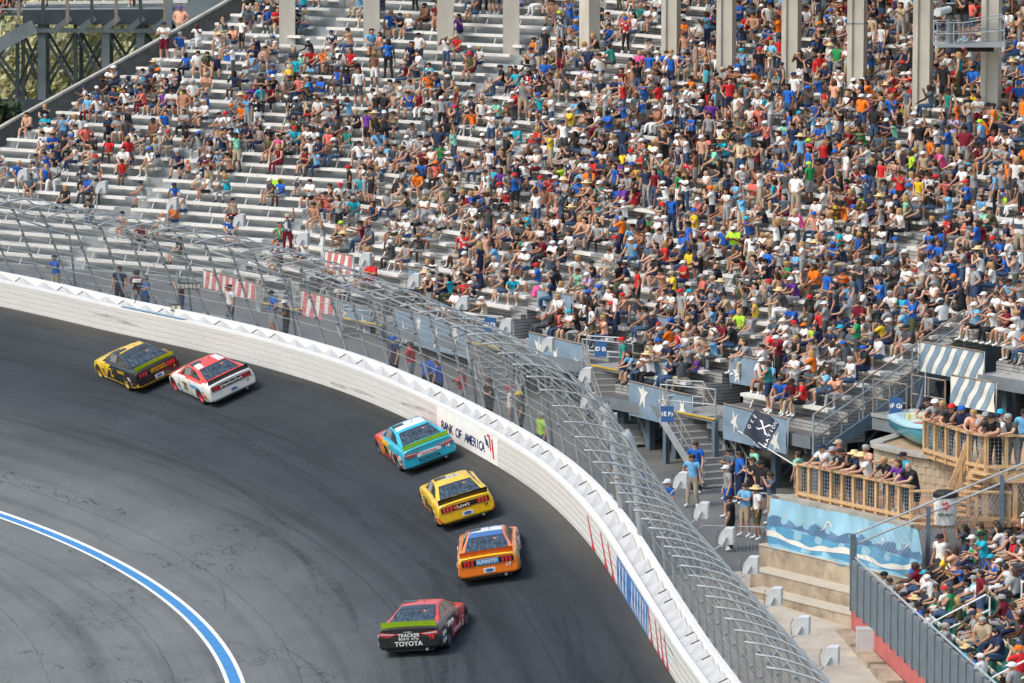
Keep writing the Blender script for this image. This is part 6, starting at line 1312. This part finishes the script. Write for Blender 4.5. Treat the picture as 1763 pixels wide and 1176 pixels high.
# crowd
def col_of(m_): return np.array(m_.diffuse_color[:3])
CT_ = {}
for ti, T in TEMPL.items():
    CT_[ti] = (T['vs'], np.concatenate([np.array(f) for f in T['fs']]), np.array([len(f) for f in T['fs']]), T['reg'])
HG = {}
VV, LI, LN, CC = [], [], [], []; base = 0
for q in CROWD:
    vs, li, ln, reg = CT_[q['ti']]; hat = q['hat']; nm_, hm = hat_parts(hat); hk = (q['ti'], hat.split()[-1] if nm_ != 'hair' else hat.split()[0])
    if nm_ and hk not in HG: g = cap_geo(TEMPL[q['ti']]['J'], hat); HG[hk] = (np.array([tuple(v) for v in g.v]), np.concatenate([np.array(f) for f in g.f]), np.array([len(f) for f in g.f]))
    sk_ = col_of(SKINS[q['skin']]); sh = col_of(CLO[q['shirt']]) * rd.uniform(.8, 1.15); pa = col_of(CLO[q['pants']]); hr = col_of(hm) if nm_ else sk_; col = np.tile(sk_, (len(reg), 1))
    col[reg == 'shirt'] = sh; col[(reg == 'sleeve')] = sk_ if q['tank'] else sh
    z_ = rd.rand()
    if z_ < .16: m_ = (reg == 'shirt') | ((reg == 'sleeve') & (not q['tank'])); col[m_] *= rd.uniform(.35, 1.5, (m_.sum(), 1))
    elif z_ < .26: m_ = (reg == 'shirt') & (rd.rand(len(reg)) < .28); col[m_] = (.65, .65, .63) if sh.mean() < .3 else (.06, .07, .1)
    elif z_ < .30: m_ = (reg == 'shirt'); col[m_] = sk_; m_ = (reg == 'sleeve'); col[m_] = sk_
    col[reg == 'pants'] *= 1; col[reg == 'pants'] = pa; col[(reg == 'shin')] = pa if q['lp'] else sk_; col[(reg == 'shoe') | (reg == 'sock')] = (.6, .6, .6) if rd.rand() < .5 else (.03, .03, .03); col[reg == 'eyes'] = (.02, .02, .02); col[reg == 'hair'] = hr
    c, s_ = math.cos(q['yaw']), math.sin(q['yaw']); M = np.array([[c, -s_, 0], [s_, c, 0], [0, 0, 1]]) * q['sc']; P = np.array(q['P'])
    fat = np.array([rd.uniform(1.04, 1.22), 1.1, 1])
    parts = [(vs, li, ln, col)]
    if nm_: h = HG[hk]; parts.append((h[0], h[1], h[2], np.tile(hr, (len(h[2]), 1))))
    for a, b_, n_, cc in parts: VV.append((a * fat) @ M.T + P); LI.append(b_ + base); LN.append(n_); CC.append(np.repeat(cc, n_, axis=0)); base += len(a)
VV = np.vstack(VV); LI = np.concatenate(LI); LN = np.concatenate(LN); CC = np.vstack(CC); me = bpy.data.meshes.new('crowd'); me.vertices.add(len(VV)); me.vertices.foreach_set('co', VV.ravel()); me.loops.add(len(LI)); me.loops.foreach_set('vertex_index', LI.astype(np.int32)); me.polygons.add(len(LN)); me.polygons.foreach_set('loop_start', np.concatenate([[0], np.cumsum(LN)[:-1]]).astype(np.int32)); me.polygons.foreach_set('use_smooth', np.ones(len(LN), bool)); me.update(calc_edges=True)
ca = me.color_attributes.new('cloth', 'FLOAT_COLOR', 'CORNER'); ca.data.foreach_set('color', np.hstack([CC, np.ones((len(CC), 1))]).ravel())
mc = bpy.data.materials.new('crowd clothing'); mc.use_nodes = True; N = mc.node_tree.nodes; at = N.new('ShaderNodeVertexColor'); at.layer_name = 'cloth'; mc.node_tree.links.new(at.outputs[0], N['Principled BSDF'].inputs['Base Color']); N['Principled BSDF'].inputs['Roughness'].default_value = .8; N['Principled BSDF'].inputs['Specular IOR Level'].default_value = .2
me.materials.append(mc); co = bpy.data.objects.new('crowd', me); COL.objects.link(co); co['kind'] = 'stuff'
print('PEOPLE', len(PLACED), len(IND), len(CROWD), 'crowd verts', len(VV))

# ------------------------------------------------------------------ trackside camera and flood lights on the left of the fence, bags and coolers on the benches
p = wallp(38.6, 1.1, 1.25); t = thing('remote_camera', 'white remote camera on black tripod on top of the barrier', 'camera', tuple(p)); mb = MB()
for a in (0, 2.1, 4.2): mb.tube([(0, 0, .35), (.3 * math.cos(a), .3 * math.sin(a), -.05)], .018, 5, M_black)
mb.tube([(0, 0, .3), (0, 0, .55)], .04, 8, M_black); mb.build('tripod', t); mb = MB(); mb.box((0, 0, .68), (.30, .34, .26), None, M_black); mb.box((-.05, -.05, .84), (.34, .42, .10), None, M_white); mb.build('camera_body', t)
p = wallp(37.0, 1.3, 1.15); t = thing('flood_light', 'pair of framed flood lights on a grey pole behind the barrier', 'light', tuple(p)); mb = MB(); mb.tube([(0, 0, -.1), (0, 0, 1.5)], .06, 8, M_galv); mb.build('pole', t)
M_lens = mat('pale lamp glass', (.62, .60, .48), .3, var=.1, scale=10)
for c, sz in ((V((.45, -.1, 1.0)), (.95, .12, .26)), (V((-.05, -.2, .15)), (.42, .12, .26))):
    mb = MB(); mb.box(c, sz, None, M_black)
    for k in range(6 if sz[0] > .5 else 2): w_ = sz[0] / (6 if sz[0] > .5 else 2); mb.box(c + V((-sz[0] / 2 + w_ * (k + .5), -.065, 0)), (w_ * .8, .01, sz[2] * .7), None, M_lens)
    mb.build('lamp_head', t)
BAGC = ['blue', 'red', 'charcoal', 'turquoise', 'black', 'maroon', 'navy', 'lime', 'pink', 'grey']
for k, (u, v, side, kind) in enumerate([(395, 108, 'L', 'cooler'), (745, 112, 'R', 'cooler'), (990, 241, 'R', 'cooler'), (1036, 376, 'R', 'backpack'), (1098, 338, 'R', 'backpack'), (806, 368, 'R', 'bag'), (1350, 606, 'R', 'backpack'), (480, 312, 'L', 'cooler'), (925, 505, 'R', 'bag'), (1496, 147, 'R', 'cooler')]):
    lo, hi = -4., 34.
    for _ in range(40):
        m_ = (lo + hi) / 2; a_ = -22. ; c0_ = min(np.linspace(-22, 62, 120), key=lambda q: abs(proj(sp(side, q, m_))[0] - u))
        if proj(sp(side, c0_, m_))[1] > v: lo = m_
        else: hi = m_
    i_ = round(lo); c0_ = min(np.linspace(-22, 62, 600), key=lambda q: abs(proj(sp(side, q, i_))[0] - u)); P = sp(side, c0_, i_, .01); t = thing({'cooler': 'cool_box', 'backpack': 'backpack', 'bag': 'shoulder_bag'}[kind], ['blue cool box near the left parapet', 'red cool box between two columns in the upper rows', 'charcoal cool box on a middle bench', 'turquoise backpack hanging from a bench', 'black backpack lying on a bench', 'maroon bag left alone on a bench', 'navy backpack in the lowest right rows', 'lime cool box above the left fence', 'pink bag above the upper star banner', 'grey cool box in the upper right crowd'][k], kind.replace('cooler', 'cool box'), tuple(P), 'bags and cool boxes on the benches', (0, 0, -(A1 if side == 'L' else A2)))
    m_ = CLO[BAGC[k]]
    if kind == 'cooler': mb = MB(); mb.box((0, 0, .14), (.46, .28, .26), None, m_); mb.build('body', t); mb = MB(); mb.box((0, 0, .295), (.48, .30, .06), None, M_white); mb.tube([(-.25, 0, .22), (-.25, -.02, .36), (.25, -.02, .36), (.25, 0, .22)], .014, 5, M_white); mb.build('lid', t)
    else: mb = MB(); mb.loft([[V((r_ * .22 * math.cos(a), r_ * .15 * math.sin(a), z)) for a in np.linspace(0, 2 * math.pi, 11)] for r_, z in ((.1, 0), (.95, .02), (1.05, .15), (1.0, .30), (.7, .42), (.05, .46))], m_); mb.build('body', t, smooth=True); mb = MB(); mb.box((0, -.15, .17), (.26, .08, .20), None, m_); mb.build('pocket', t); mb = MB(); mb.tube([(-.08, .12, .42), (-.09, .24, .28), (-.08, .14, .08)], .018, 5, M_black); mb.build('strap', t)
